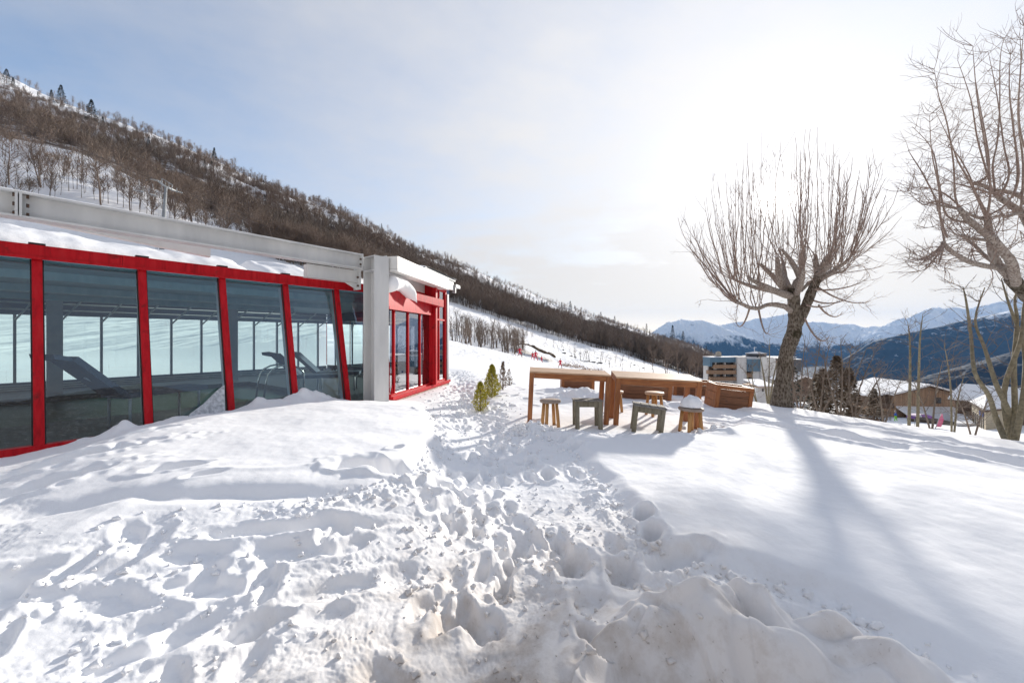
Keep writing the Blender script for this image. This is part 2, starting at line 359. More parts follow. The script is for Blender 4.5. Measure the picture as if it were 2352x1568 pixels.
colx(1030,[(.3,z,.0),(8,z,-.04),(14,z,-.03),(17,z,.03),(25,y,846),(50,y,805),(80,y,780),(95,y,784),(115,y,770),(190,y,694),(330,y,650),(640,y,600),(760,z,95),(3000,z,-200)])
colx(1160,[(.3,z,.0),(8,z,-.05),(14,z,0),(25,y,856),(50,y,824),(75,y,808),(92,y,819),(115,y,803),(195,y,737),(350,y,700),(720,y,654),(850,z,60),(3000,z,-250)])
colx(1290,[(.3,z,.0),(8.4,z,-.05),(14,z,-.08),(25,y,866),(50,y,850),(70,y,842),(85,y,862),(115,y,846),(200,y,782),(400,y,745),(900,y,702),(1100,z,20),(3000,z,-300)])
colx(1420,[(.3,z,.0),(8.4,z,-.08),(14,z,-.1),(25,y,868),(45,y,860),(60,y,874),(110,y,866),(210,y,814),(500,y,776),(1000,y,746),(1250,z,-30),(3000,z,-320)])
colx(1550,[(.3,z,.0),(8.4,z,-.1),(14,z,-.15),(22,y,876),(34,y,886),(80,y,886),(215,y,852),(600,y,810),(1200,y,780),(1500,z,-90),(3000,z,-330)])
colx(1660,[(.3,z,.0),(8.4,z,-.13),(13,z,-.2),(18,y,912),(28,y,930),(80,y,916),(220,y,886),(600,y,842),(1400,y,815),(1800,z,-120),(3500,z,-360)])
colx(1740,[(.3,z,.0),(8.4,z,-.18),(12.5,z,-.24),(15,z,-.6),(28,z,-3.5),(80,z,-13),(160,z,-21),(400,z,-62),(1000,z,-180),(3000,z,-400)])
colx(1800,[(.3,z,.0),(8.2,z,-.22),(12.4,z,-.30),(14,z,-.7),(20,z,-2.0),(40,z,-7),(80,z,-14),(160,z,-22),(400,z,-66),(1000,z,-180),(3000,z,-400)])
colx(2060,[(.3,z,.0),(6,z,-.2),(10.2,z,-.41),(12.5,z,-1.0),(20,z,-3.4),(40,z,-8),(62,z,-12.2),(90,z,-15),(160,z,-30),(400,z,-85),(1000,z,-200),(3000,z,-420)])
colx(2352,[(.3,z,.0),(5,z,-.25),(8.5,z,-.43),(10.5,z,-1.0),(20,z,-4.3),(40,z,-8.6),(62,z,-12),(90,z,-16),(160,z,-32),(400,z,-90),(1000,z,-200),(3000,z,-420)])
colx(2900,[(.3,z,.0),(4,z,-.25),(7,z,-.45),(9,z,-1.2),(20,z,-5),(60,z,-12),(160,z,-34),(400,z,-90),(1000,z,-200),(3000,z,-420)])
def cold(d, pts): TAB.append((R(d), pts))
cold(80, [(.3,0),(6,-.3),(12,-1),(30,-5),(160,-30),(600,-60),(1500,60),(3000,350)])
cold(118,[(.3,0),(8,0),(30,-2),(160,-15),(400,20),(900,200),(1700,560),(3000,600)])
cold(160,[(.3,0),(8,.1),(40,1),(100,6),(300,70),(800,260),(1500,420),(3000,500)])
cold(200,[(.3,0),(8,.2),(40,5),(100,16),(300,90),(800,300),(1500,420),(3000,500)])
cold(250,[(.3,0),(8,.2),(40,7),(100,30),(300,130),(600,330),(1500,400),(3000,400)])
TAB.sort(key=lambda t: t[0])
RN = 700; LR0, LR1 = math.log(.3), math.log(3000); TN = 720
def _grid():
    lr = np.linspace(LR0, LR1, RN); th = np.linspace(-math.pi, math.pi, TN, endpoint=False)
    T = np.array([t[0] for t in TAB]); T = np.where(T > math.pi, T-2*math.pi, T); o = np.argsort(T); T = T[o]
    C = np.array([np.interp(lr, [math.log(p[0]) for p in TAB[i][1]], [p[1] for p in TAB[i][1]]) for i in o])
    T3 = np.concatenate([T-2*math.pi, T, T+2*math.pi]); C3 = np.concatenate([C, C, C])
    i = np.clip(np.searchsorted(T3, th)-1, 0, len(T3)-2); w = ((th-T3[i])/(T3[i+1]-T3[i]))[:,None]
    G = C3[i]*(1-w)+C3[i+1]*w
    def blur(A, sig, ax, wrap):
        k = np.exp(-0.5*(np.arange(-int(3*sig), int(3*sig)+1)/sig)**2); k /= k.sum(); h = len(k)//2
        A = np.moveaxis(A, ax, 0); Ap = np.concatenate([A[-h:], A, A[:h]]) if wrap else np.concatenate([np.repeat(A[:1], h, 0), A, np.repeat(A[-1:], h, 0)])
        B = sum(k[j]*Ap[j:j+len(A)] for j in range(len(k))); return np.moveaxis(B, 0, ax)
    return blur(blur(G, 4, 1, False), 3, 0, True)
GRID = _grid()
def base_z(X, Y):
    r = np.sqrt(X*X+Y*Y)+1e-6; th = np.arctan2(X, Y)
    a = (np.log(np.clip(r, .3, 2999))-LR0)/(LR1-LR0)*(RN-1); b = (th+math.pi)/(2*math.pi)*TN
    i = np.clip(np.floor(a).astype(int), 0, RN-2); fa = np.clip(a-i, 0, 1); j = np.floor(b).astype(int) % TN; fb = b-np.floor(b); j1 = (j+1) % TN
    return (GRID[j,i]*(1-fa)+GRID[j,i+1]*fa)*(1-fb)+(GRID[j1,i]*(1-fa)+GRID[j1,i+1]*fa)*fb
def g0(x, y, zz=0.0):          # sight (x, y) brought down to level zz
    Y = (CZ-zz)*F/(y-HY); return ((x-CX)/F*Y, Y)
def sdpoly(X, Y, pts):         # signed distance, positive inside
    d = np.full(X.shape, 1e9); ins = np.zeros(X.shape, bool); n = len(pts)
    for i in range(n):
        x0, y0 = pts[i]; x1, y1 = pts[(i+1) % n]; ex, ey = x1-x0, y1-y0
        t = np.clip(((X-x0)*ex+(Y-y0)*ey)/(ex*ex+ey*ey+1e-12), 0, 1)
        d = np.minimum(d, (X-x0-t*ex)**2+(Y-y0-t*ey)**2)
        c = ((y0 > Y) != (y1 > Y)) & (X < (x1-x0)*(Y-y0)/(y1-y0+1e-12)+x0); ins ^= c
    d = np.sqrt(d); return np.where(ins, d, -d)
def dpoly(X, Y, pts, widths=None):   # distance to polyline and interpolated index
    d = np.full(X.shape, 1e9); w = np.zeros(X.shape)
    for i in range(len(pts)-1):
        x0, y0 = pts[i]; x1, y1 = pts[i+1]; ex, ey = x1-x0, y1-y0
        t = np.clip(((X-x0)*ex+(Y-y0)*ey)/(ex*ex+ey*ey+1e-12), 0, 1); dd = (X-x0-t*ex)**2+(Y-y0-t*ey)**2
        k = dd < d; d = np.where(k, dd, d); w = np.where(k, i+t, w)
    return np.sqrt(d), w
# the pool house frame, needed here to keep the snow out of it
K0 = 10900.0; DW = Vector((.6134,.7898,0)); NW = Vector((-.7898,.6134,0))
C0 = Vector(((897-CX)/F*11.02, 11.02, 0)); D2 = Vector((math.sin(R(10.2)), math.cos(R(10.2)), 0)); N2 = Vector((D2.y,-D2.x,0))
def W(s, t, zz): return C0-DW*s+NW*t+Vector((0,0,zz))       # s along the glass front towards the camera, t into the building
def S2(s, t, zz): return C0+D2*s-N2*t+Vector((0,0,zz))
FARCOR = W(-4.03, 11.3, 0)
FOOT = [tuple(W(16,0,0)[:2]), tuple(C0[:2]), tuple(S2(4.55,0,0)[:2]), tuple(FARCOR[:2]), tuple(W(16,11.3,0)[:2])]
MOUND = [g0(*p, .22) for p in [(130,1015),(340,985),(540,945),(760,925),(870,922),(985,930),(1016,985),(965,1072),(885,1118),(700,1155),(540,1172),(330,1202),(230,1232),(110,1262),(40,1160)]]
FIELD = [g0(*p) for p in [(1236,992),(1420,1000),(1640,988),(1700,950),(2352,1025),(3300,1130)]]+[(9,2),(9,-2.5),(2.75,-2.5),(2.62,.9),(2.3,1.45)]+[g0(*p) for p in [(2170,1490),(1900,1345),(1700,1300),(1560,1290),(1480,1255),(1400,1130),(1300,1025)]]
PATH = [g0(*p) for p in [(1130,1720),(1150,1400),(1150,1250),(1140,1150),(1130,1050),(1115,985),(1078,925),(1062,893)]]+[(-2.6,19.),(-3.6,24.)]
CREST = [(0.62,2.10),(0.85,2.28),(1.33,2.30),(1.70,2.10),(1.95,1.80),(2.2,1.4),(2.5,.9)]
rs = random.Random(5)
def scatter_steps():
    L = []
    for i in range(1, len(PATH)-1):
        (x0,y0),(x1,y1) = PATH[i], PATH[i+1]; n = int(14*math.hypot(x1-x0, y1-y0))+4
        for k in range(n):
            t = rs.random(); px = x0+(x1-x0)*t+rs.gauss(0,.42); py = y0+(y1-y0)*t
            L.append((px, py, rs.uniform(-.5,.5)+math.atan2(x1-x0,y1-y0), rs.uniform(.07,.11), rs.uniform(.15,.22), rs.uniform(.03,.08)))
    for k in range(75):    # trampled apron in front of the mound
        px, py = rs.uniform(-4.3,.9), rs.uniform(1.6,4.6)
        L.append((px, py, rs.uniform(-1.2,1.2), rs.uniform(.06,.11), rs.uniform(.12,.22), rs.uniform(.02,.07)))
    for k in range(26):
        px, py = rs.uniform(-5.2,-1), rs.uniform(2.0,4.2)
        L.append((px, py, rs.uniform(.9,1.7), rs.uniform(.09,.15), rs.uniform(.2,.4), rs.uniform(.03,.065)))
    for k in range(40):
        px, py = rs.uniform(-1.6,1.2), rs.uniform(8,17); L.append((px, py, rs.uniform(-1,1), .1, .2, .07))
    for x, y, a, w, l, d in [(335,1050,.65,.13,.40,.13),(120,1120,.75,.20,.85,.18),(60,1185,.75,.2,.6,.14),(400,1150,1.1,.13,.26,.10),(470,1172,.9,.07,.16,.07),(910,1077,.5,.06,.13,.10),
            (825,1125,1.3,.2,.30,.16),(905,1122,1.2,.22,.28,.18),(985,962,.4,.16,.3,.16),(1015,1125,.3,.12,.2,.12),(1258,1080,0.,.10,.2,.16),(1320,1028,.8,.1,.2,.10),(1300,1010,.6,.09,.17,.1),
            (1478,1185,.2,.09,.15,.16),(1500,1225,.3,.09,.14,.14),(1320,1275,.2,.13,.22,.14),(1430,1300,.2,.12,.2,.12),(1560,1276,1.2,.10,.32,.10),(1190,1025,1.,.08,.15,.08),(1260,985,1.2,.1,.2,.07)]:
        px, py = g0(x, y); L.append((px, py, a, w, l, d))
    return L
STEPS = scatter_steps()
_sd = sdpoly(np.array([s[0] for s in STEPS]), np.array([s[1] for s in STEPS]), MOUND)
STEPS = [s for i, s in enumerate(STEPS) if _sd[i] < -.12 or i >= len(STEPS)-20]
TRACKS = [[(1690,944),(1850,958),(2000,972),(2352,1030),(2600,1075)],[(1640,962),(1780,976),(1960,1000),(2352,1062),(2600,1105)],[(1700,972),(1840,988),(1960,1012),(2200,1052),(2352,1082),(2600,1130)],[(1640,980),(1800,1000),(2050,1040)]]
TRACKS = [[g0(*p, -.25) for p in t] for t in TRACKS]
def snow_z(X, Y):
    X = np.asarray(X, float); Y = np.asarray(Y, float); sh = X.shape; X = X.ravel(); Y = Y.ravel()
    zb = base_z(X, Y); r = np.hypot(X, Y); near = (r < 45) & (Y > -3); out = zb.copy()
    far = ~near
    if far.any():
        x, yy, rr = X[far], Y[far], r[far]
        amp = np.interp(rr, [20,60,110,200,600,3000], [.03,.12,.35,1.6,6,26])
        out[far] += amp*(fbm(x/45, yy/45, 3, 5)+.35*np.abs(fbm(x/14, yy/14, 9, 3)))+.06*fbm(x/3, yy/3, 4, 3)+np.interp(rr, [45,70,190,260], [.0,.16,.22,.0])*np.abs(fbm(x/2.6+yy/9, yy/7, 6, 3))
    if near.any():
        x, yy, rr = X[near], Y[near], r[near]; zz = zb[near]
        wx = x+.10*pn(x*2.1, yy*2.1, 31); wy = yy+.10*pn(x*2.1+9, yy*2.1, 32)
        sm = sdpoly(wx, wy, MOUND); sf = sdpoly(wx, wy, FIELD)
        km = sstep(-.10, .28, sm); kf = sstep(-.06, .30, sf); dp, _ = dpoly(wx, wy, PATH)
        smooth = np.maximum(km, kf)
        zz = zz + .33*sstep(-7.1, -5.3, wx)*sstep(-1.7, 1.1, sm)*np.maximum(km, np.maximum(sstep(1.0, 1.9, dp), sstep(5.2, 4.4, wy)))  + kf*.13
        zz = zz + smooth*(.035*fbm(x*.7, yy*.7, 40, 3)+.004*fbm(x*6, yy*6, 41, 3))
        fade = np.interp(rr, [10, 26], [1, .35]); rough = (1-smooth)
        db, _ = dpoly(wx, wy, CREST); rough = rough*(1-.85*sstep(.95, .35, db))
        lum = np.abs(fbm(wx*2.6, wy*2.6, 50, 4, .42)); l2 = fbm(wx*1.1, wy*1.1, 52, 3, .4); l3 = np.abs(fbm(wx*8, wy*8, 54, 3, .5))
        nearb = np.interp(rr, [1.5, 4.5, 9], [.95, .75, .45])
        packed = np.exp(-(dp/.45)**2)*sstep(3.2, 5.5, rr)
        zz = zz + rough*fade*nearb*(1-.65*packed)*(.017*(lum-.25)+.030*l2+.009*(l3-.2))+rough*np.interp(rr,[3,9],[1,.4])*.008*(np.abs(fbm(wx*19, wy*19, 57, 3, .5))-.2)-.10*np.exp(-(dp/.55)**2)*rough
        # crumbled rim along the cut edges
        for s_ in (sm, sf):
            rim = np.exp(-((s_+.12)/.14)**2)*sstep(0., .4, 9.5-rr+np.abs(x)*.1)
            if s_ is sm: rim = rim*sstep(-2.6, -1.6, x)
            zz = zz + rim*(.055*np.abs(fbm(wx*5, wy*5, 60, 4, .6))+.02)*np.interp(rr, [2,9], [1,1])
        # the long rut below the mound
        du, _ = dpoly(wx, wy, [g0(*p) for p in [(40,1250),(230,1222),(520,1205),(780,1192)]]); zz = zz-.06*np.exp(-(du/.12)**2)
        du, _ = dpoly(wx, wy, [g0(*p, .1) for p in [(470,1140),(640,1130),(760,1112),(860,1082),(960,1040)]]); zz = zz+.015*np.exp(-(du/.07)**2)
        # ski tracks crossing the right hand field
        for q, t in enumerate(TRACKS):
            d, _ = dpoly(x+.12*pn(x*.9, yy*.9, 70+q), yy+.1*pn(x*.8, yy*.8, 80+q), t)
            zz = zz+(-.11*np.exp(-(d/.14)**2)+.075*np.exp(-((d-.30)/.13)**2)*(.6+.8*fbm(x*1.4, yy*1.4, 75+q, 3)))
            zz = zz+np.exp(-(d/.4)**2)*.03*np.abs(fbm(wx*6, wy*6, 77, 3))
        # ploughed bank
        d, w = dpoly(wx, wy, CREST); front = sdpoly(x, yy, CREST+[(2.2,-1.),(-.2,-1.),(.0,1.4),(.35,1.9)]) > 0
        hb = np.where(front, sstep(1.0, .0, d), sstep(.40, .0, d)); ht = np.interp(w, [0,1,2,3,4,6], [.20,.36,.42,.44,.42,.40])
        bil = np.abs(fbm(wx*1.7+3, wy*1.7, 90, 3, .36)); b2 = np.abs(fbm(wx*4.2, wy*4.2, 92, 2, .4)); onb = np.where(front, sstep(1.25, .5, d), 0)
        bank = hb*ht*(1-.0*bil)+np.where(front, sstep(1.25, .25, d), sstep(.3, 0, d))*(.26*(bil-.30)+.035*(b2-.25))*1.35
        bank = bank+np.where(front, sstep(1.2, .4, d)*sstep(0, .15, d), 0)*(.10*fbm(wx*2.9, wy*2.9, 93, 2, .35)-.05*sstep(.25, .6, fbm(wx*2.1+5, wy*2.1, 94, 2, .3)))
        zz = zz + bank
        # heap of shovelled snow in front of the tables and by their legs
        for cx_, cy_, a, sx_, sy_ in [(.42,7.75,.16,.35,.22),(1.3,7.35,.05,.6,.18),(2.6,7.2,.05,.6,.16),(3.95,7.6,.12,.35,.25),(2.1,12.0,.30,.9,.7),(4.0,10.6,.20,.9,.5),(6.2,12.2,.15,.8,.5),(1.9,13.6,.15,1.0,.5)]:
            e = np.exp(-((x-cx_)/sx_)**2-((yy-cy_)/sy_)**2); zz = zz+a*e*(1+.5*fbm(wx*3, wy*3, 95, 3))
        # drift against the glass front
        s_ = -((x-C0.x)*DW.x+(yy-C0.y)*DW.y); t_ = (x-C0.x)*NW.x+(yy-C0.y)*NW.y
        dr = np.interp(s_, [-.6,.2,1.3,2.6,3.8,5.05,5.9,6.5,14], [0,.05,.03,.20,.03,.17,.06,-.03,-.02])
        zz = zz+dr*np.exp(-((t_+.05)/.45)**2)*(t_ < 6)*(1+.5*fbm(wx*2.4, wy*2.4, 97, 3))
        for sc_, tc_, a, rw in [(2.35,-.1,.16,.16),(2.0,-.12,.12,.2),(3.3,-.08,.10,.12),(5.4,-.1,.10,.2)]:
            zz = zz+a*np.exp(-((s_-sc_)/rw)**2-((t_-tc_)/.16)**2)*(1+.6*fbm(wx*5, wy*5, 99, 2))
        for px, py, a, wd, ln, dep in STEPS:
            k = np.abs(x-px)+np.abs(yy-py) < 3.2*(wd+ln)
            if not k.any(): continue
            dx, dy = x[k]-px, yy[k]-py; ca, sa = math.cos(a), math.sin(a); p_ = dx*ca-dy*sa; q_ = dx*sa+dy*ca
            e = np.sqrt((p_/wd)**2+(q_/ln)**2)*(1+.25*pn(x[k]*7, yy[k]*7, 33)); zz[k] += -dep*1.05*(1-sstep(.5, 1.05, e))+.18*dep*np.exp(-((e-1.35)/.3)**2)
        # inside the building
        ins = sdpoly(x, yy, FOOT); zz = np.where(ins > .06, np.minimum(zz, -.75), zz)
        out[near] = zz
    return out.reshape(sh)
def gz(X, Y): return float(snow_z(np.array([X]), np.array([Y]))[0])
_HY = np.exp(np.linspace(math.log(14), math.log(2200), 2400))
def hit(x, y, y0=14.0):        # where the line of sight (x, y) first meets the slope
    X = (x-CX)/F*_HY; zz = base_z(X, _HY); py = HY+(CZ-zz)*F/_HY
    k = np.where((py <= y) & (_HY > y0))[0]; Y = _HY[k[0]] if len(k) else 900.0
    return Vector(((x-CX)/F*Y, Y, gz((x-CX)/F*Y, Y)))

def polar(name, rr, th, zf):
    RR, TT = np.meshgrid(rr, th, indexing='ij'); X = RR*np.sin(TT); Y = RR*np.cos(TT); Z = zf(X, Y)
    V = np.stack([X, Y, Z], -1).reshape(-1, 3); a, b = RR.shape
    i = np.arange(a-1)[:,None]*b+np.arange(b-1)[None,:]
    Q = np.stack([i, i+1, i+b+1, i+b], -1).reshape(-1, 4)[:, ::-1]
    return mesh_np(name, V, Q, smooth=True), X, Y, Z
RS = 40.0
thn = np.concatenate([np.linspace(-math.pi, R(-64), 34)[:-1], np.linspace(R(-64), R(-52.6), 36)[:-1], np.linspace(R(-52.6), R(56), 760)[:-1], np.linspace(R(56), math.pi, 40)])
rn = np.concatenate([np.exp(np.linspace(math.log(.25), math.log(1.3), 30))[:-1], np.exp(np.linspace(math.log(1.3), math.log(15), 620))[:-1], np.exp(np.linspace(math.log(15), math.log(RS), 120))])
me, *_ = polar('snow_field', rn, thn, snow_z)
tag(link('snow_field', me, M['snow']), 'trodden snow field with a path, smooth drifts and a dirty ploughed bank', None, None, 'structure')
thh = np.concatenate([np.linspace(-math.pi, R(-70), 60)[:-1], np.linspace(R(-70), R(66), 640)[:-1], np.linspace(R(66), math.pi, 60)])
rh = np.concatenate([[RS*.97], np.exp(np.linspace(math.log(RS*1.006), math.log(2999), 420))])
def hz(X, Y): return snow_z(X, Y)-np.where(np.hypot(X, Y) < RS, .06, 0.)
me, HX, HYY, HZ = polar('hillside', rh, thh, hz)
# seam: ring 0 of the hillside sits on the last ring of the field
def treeline(th):   # ground distance where the wood begins
    u = math.tan(max(-1.3, min(1.2, th))); x = CX+u*F
    Y = np.interp(x, [-400,0,200,260,400,800,1030,1160,1290,1420,1550,1660,1740], [85,95,120,118,118,130,190,196,202,212,222,230,400])
    return float(Y*math.sqrt(1+u*u))
def skyline(th):
    u = math.tan(max(-1.3, min(1.2, th))); x = CX+u*F
    Y = np.interp(x, [-500,0,200,400,800,1030,1160,1290,1420,1550,1660], [520,500,450,430,480,640,720,900,1000,1200,1400])
    return float(Y*math.sqrt(1+u*u))
TH = np.arctan2(HX, HYY); RRh = np.hypot(HX, HYY)
tl = np.interp(thh, np.linspace(-1.3, 1.2, 200), [treeline(t) for t in np.linspace(-1.3, 1.2, 200)]); sl = np.interp(thh, np.linspace(-1.3, 1.2, 200), [skyline(t) for t in np.linspace(-1.3, 1.2, 200)])
rel = (RRh-tl[None,:])/(sl-tl)[None,:]
left = sstep(R(0), R(-30), TH)
brush = sstep(-.02, .10, rel)*(.58+.10*left)-.25*sstep(.34, .56, rel)+.22*sstep(R(15), R(24), TH)*sstep(.3, .5, rel)
brush = np.where((TH > R(-5)) & (TH < R(9)), brush-.12*sstep(.44, .52, rel), brush)
brush = np.where((TH < R(-33)) & (rel < .18), brush-.30, brush)
back = (TH > R(75)) | (TH < R(-75))
brush = np.where(TH > R(29), .10+.20*sstep(300, 900, RRh), brush)
brush = np.where(back, np.where(RRh > 90, .70, .2), brush)
at = me.attributes.new('brush', 'FLOAT', 'POINT'); at.data.foreach_set('value', brush.astype(np.float32).ravel())
tag(link('hillside', me, M['hill']), 'snowy ski slope rising to a steep wooded hillside', None, None, 'structure')
# ------------------------------------------------------------------ far mountains, air, sky, sun, camera
def mountain_mat(name, snowline, forest, width, seed, mead=0.75):
    m, nt, p, o = mat(name); g = nt.nodes.new('ShaderNodeNewGeometry'); pos = g.outputs['Position']
    sx = nt.nodes.new('ShaderNodeSeparateXYZ'); nt.links.new(pos, sx.inputs[0])
    mp = nt.nodes.new('ShaderNodeMapping'); mp.inputs['Location'].default_value = (seed*311., seed*97., 0); mp.inputs['Scale'].default_value = (1,1,.6); nt.links.new(pos, mp.inputs[0])
    n1 = noise(nt, mp.outputs[0], 0.0016, 10, 0.68, 0.3); n2 = noise(nt, mp.outputs[0], 0.011, 8, 0.72); n3 = noise(nt, mp.outputs[0], 0.004, 8, 0.7, 1.0)
    hgt = math_(nt, 'DIVIDE', math_(nt, 'SUBTRACT', sx.outputs[2], snowline), width)
    f = math_(nt, 'ADD', hgt, math_(nt, 'MULTIPLY', math_(nt, 'SUBTRACT', n1, 0.5), 3.2))
    f = math_(nt, 'ADD', f, math_(nt, 'MULTIPLY', math_(nt, 'SUBTRACT', n2, 0.5), 2.2))
    fs = ramp(nt, math_(nt, 'ADD', math_(nt, 'MULTIPLY', f, 0.5), 0.5, clamp=True), [(0.36, (0,0,0)), (0.62, (1,1,1))])
    meadow = ramp(nt, math_(nt, 'ADD', math_(nt, 'MULTIPLY', n3, 0.6), math_(nt, 'MULTIPLY', n2, 0.4)), [(0.585, (0,0,0)), (0.64, (mead,)*3)])
    rock = ramp(nt, n2, [(0.60, (0,0,0)), (0.68, (0.7,)*3)])
    up = mixc(nt, rock, (0.95,0.955,0.96), (0.16,0.17,0.20))
    fcol = mixc(nt, n2, tuple(v*.6 for v in forest), tuple(v*1.5 for v in forest))
    low = mixc(nt, meadow, fcol, (0.75,0.78,0.82))
    nt.links.new(mixc(nt, fs, low, up), p.inputs['Base Color']); p.inputs['Roughness'].default_value = 0.9; p.inputs['Specular IOR Level'].default_value = 0.05
    return m
def mountain(name, sky, foot, Yr, Yf, mt, amp, seed, nu=420, nv=110):
    # sky: summit line (x, y) seen at distance Yr; the flank falls towards the valley at Yf, the far side drops away behind
    xs = np.array([p[0] for p in sky], float); ys = np.array([p[1] for p in sky], float)
    u = np.linspace((xs[0]-CX)/F, (xs[-1]-CX)/F, nu); zr = CZ-(np.interp(CX+u*F, xs, ys)-HY)/F*Yr
    v = np.linspace(-0.25, 1, nv); U, VV = np.meshgrid(u, v, indexing='ij'); ZR = np.repeat(zr[:,None], nv, 1)
    Yd = np.where(VV < 0, Yr-VV*4*(Yr-Yf)*.5, Yr+(Yf-Yr)*VV); X = U*Yd+.0; t = np.clip(VV, 0, 1)
    prof = 1-t**1.5; Zc = foot+(ZR-foot)*np.where(VV < 0, 1-(-VV*3.2), prof)
    L = (Yr-Yf)*.30
    rid = 1-np.abs(fbm(X/L, Yd/L*.7, seed, 6, .5))*1.9; rid2 = fbm(X/(L*.22), Yd/(L*.22), seed+7, 5, .55)
    w = np.where(VV < 0, 1, np.clip(t*5, 0, 1))*np.clip((1-t)*3, .15, 1)
    Z = Zc + amp*w*(rid-.62) + amp*.22*rid2*(.25+.75*w)*np.clip((1-t)*3, .2, 1)
    V = np.stack([X, Yd, Z], -1).reshape(-1, 3); i = np.arange(nu-1)[:,None]*nv+np.arange(nv-1)[None,:]
    Q = np.stack([i, i+nv, i+nv+1, i+1], -1).reshape(-1, 4)[:, ::-1]
    return tag(link(name, mesh_np(name, V, Q, smooth=False), mt), None, None, None, 'structure')
SK1 = [(1380,800),(1480,775),(1529,743),(1545,739),(1566,734),(1590,737),(1614,736),(1636,744),(1655,750),(1700,768),(1760,790),(1850,810)]
SK2 = [(1560,790),(1620,755),(1650,748),(1685,741),(1715,738),(1737,731),(1760,730),(1789,724),(1808,721),(1830,733),(1849,740),(1886,739),(1923,745),(1957,744),(1988,753),(2005,749),(2022,751),(2060,760),(2130,770)]
SK3 = [(1900,800),(1990,770),(2021,753),(2040,744),(2057,736),(2070,730),(2085,731),(2102,722),(2120,714),(2143,706),(2165,709),(2191,706),(2221,711),(2245,704),(2269,700),(2290,695),(2314,689),(2352,685),(2480,660),(2700,610),(3000,585),(3600,590)]
SK4 = [(1930,830),(2005,783),(2055,772),(2109,760),(2165,748),(2220,734),(2290,720),(2352,707),(2480,675),(2700,640),(3000,600),(3600,610)]
SK5 = [(2040,905),(2120,866),(2180,848),(2240,832),(2300,815),(2352,800),(2500,770),(2800,740),(3400,760)]
mountain('mountain', SK1, -420, 7600, 6500, mountain_mat('peak_snow_a', -60, (.020,.034,.045), 260, 1), 130, 201)
mountain('mountain', SK2, -420, 9000, 7700, mountain_mat('peak_snow_b', -190, (.020,.034,.045), 240, 2), 120, 231)
mountain('mountain', SK3, -420, 8200, 6600, mountain_mat('peak_snow_c', -110, (.020,.034,.045), 260, 3), 150, 251)
mountain('mountain', SK4, -420, 4600, 3300, mountain_mat('forest_slope_d', 240, (.020,.032,.044), 240, 4), 70, 271)
mountain('mountain', SK5, -430, 1900, 1250, mountain_mat('forest_slope_e', 700, (.022,.030,.042), 300, 5, 0.15), 26, 291)
# valley floor out to the horizon
vb = MB(); ang = np.linspace(-math.pi, math.pi, 97)
ring = [(2900*math.sin(a), 2900*math.cos(a), -455) for a in ang[:-1]]; ring2 = [(14000*math.sin(a), 14000*math.cos(a), -460) for a in ang[:-1]]
vb.add(ring+ring2, [(i, (i+1)%96, 96+(i+1)%96, 96+i) for i in range(96)])
tag(vb.build('valley_floor', mountain_mat('valley_floor_fields', 900, (.025,.035,.045), 300, 6), None, (0,0,0)), None, None, None, 'structure')

# air
hb = MB(); hb.abox(-15500, 15500, -15500, 15500, -470, 1050); hm, hnt, hp, ho = mat('valley_haze'); hnt.nodes.remove(hp)
pv = hnt.nodes.new('ShaderNodeVolumePrincipled'); pv.inputs['Color'].default_value = (0.22,0.50,0.98,1); pv.inputs['Density'].default_value = HAZE; pv.inputs['Anisotropy'].default_value = 0.0
hnt.links.new(pv.outputs[0], ho.inputs['Volume'])
if HAZE > 0: tag(hb.build('haze', hm, None, (0,0,0)), None, None, None, 'stuff')

# sky
SUN_AZ, SUN_EL = math.atan((1782-CX)/F), math.atan((HY-455)/math.hypot(F, 1782-CX))
SD = Vector((math.sin(SUN_AZ)*math.cos(SUN_EL), math.cos(SUN_AZ)*math.cos(SUN_EL), math.sin(SUN_EL)))
wd = bpy.data.worlds.new('World'); scene.world = wd; wd.use_nodes = True; nt = wd.node_tree; bg = nt.nodes['Background']
sk = nt.nodes.new('ShaderNodeTexSky'); sk.sky_type = 'NISHITA'; sk.sun_disc = False; sk.sun_elevation = SUN_EL; sk.sun_rotation = SUN_AZ
sk.altitude = 1400; sk.air_density = 1.0; sk.dust_density = 1.2; sk.ozone_density = 1.6
tc = nt.nodes.new('ShaderNodeTexCoord'); dirv = tc.outputs['Generated']
nrm = nt.nodes.new('ShaderNodeVectorMath'); nrm.operation = 'NORMALIZE'; nt.links.new(dirv, nrm.inputs[0]); dv = nrm.outputs[0]
dt = nt.nodes.new('ShaderNodeVectorMath'); dt.operation = 'DOT_PRODUCT'; nt.links.new(dv, dt.inputs[0]); dt.inputs[1].default_value = SD
cosg = math_(nt, 'MAXIMUM', dt.outputs['Value'], 0.0)
sp = nt.nodes.new('ShaderNodeSeparateXYZ'); nt.links.new(dv, sp.inputs[0])
# thin high cloud: planar projection of the sky dome onto a layer overhead
zc = math_(nt, 'ADD', math_(nt, 'MAXIMUM', sp.outputs[2], 0.0), 0.14)
cv = nt.nodes.new('ShaderNodeCombineXYZ'); nt.links.new(math_(nt, 'DIVIDE', sp.outputs[0], zc), cv.inputs[0]); nt.links.new(math_(nt, 'DIVIDE', sp.outputs[1], zc), cv.inputs[1])
mp = nt.nodes.new('ShaderNodeMapping'); mp.inputs['Rotation'].default_value = (0,0,0.9); mp.inputs['Scale'].default_value = (0.42,1.25,1); nt.links.new(cv.outputs[0], mp.inputs[0])
n1 = noise(nt, mp.outputs[0], 0.8, 7, 0.6, 0.5); n2 = noise(nt, cv.outputs[0], 2.6, 6, 0.62)
nn = math_(nt, 'ADD', math_(nt, 'MULTIPLY', n1, 0.7), math_(nt, 'MULTIPLY', n2, 0.3))
cover = ramp(nt, nn, [(0.42, (.0,)*3), (0.66, (.42,)*3)])
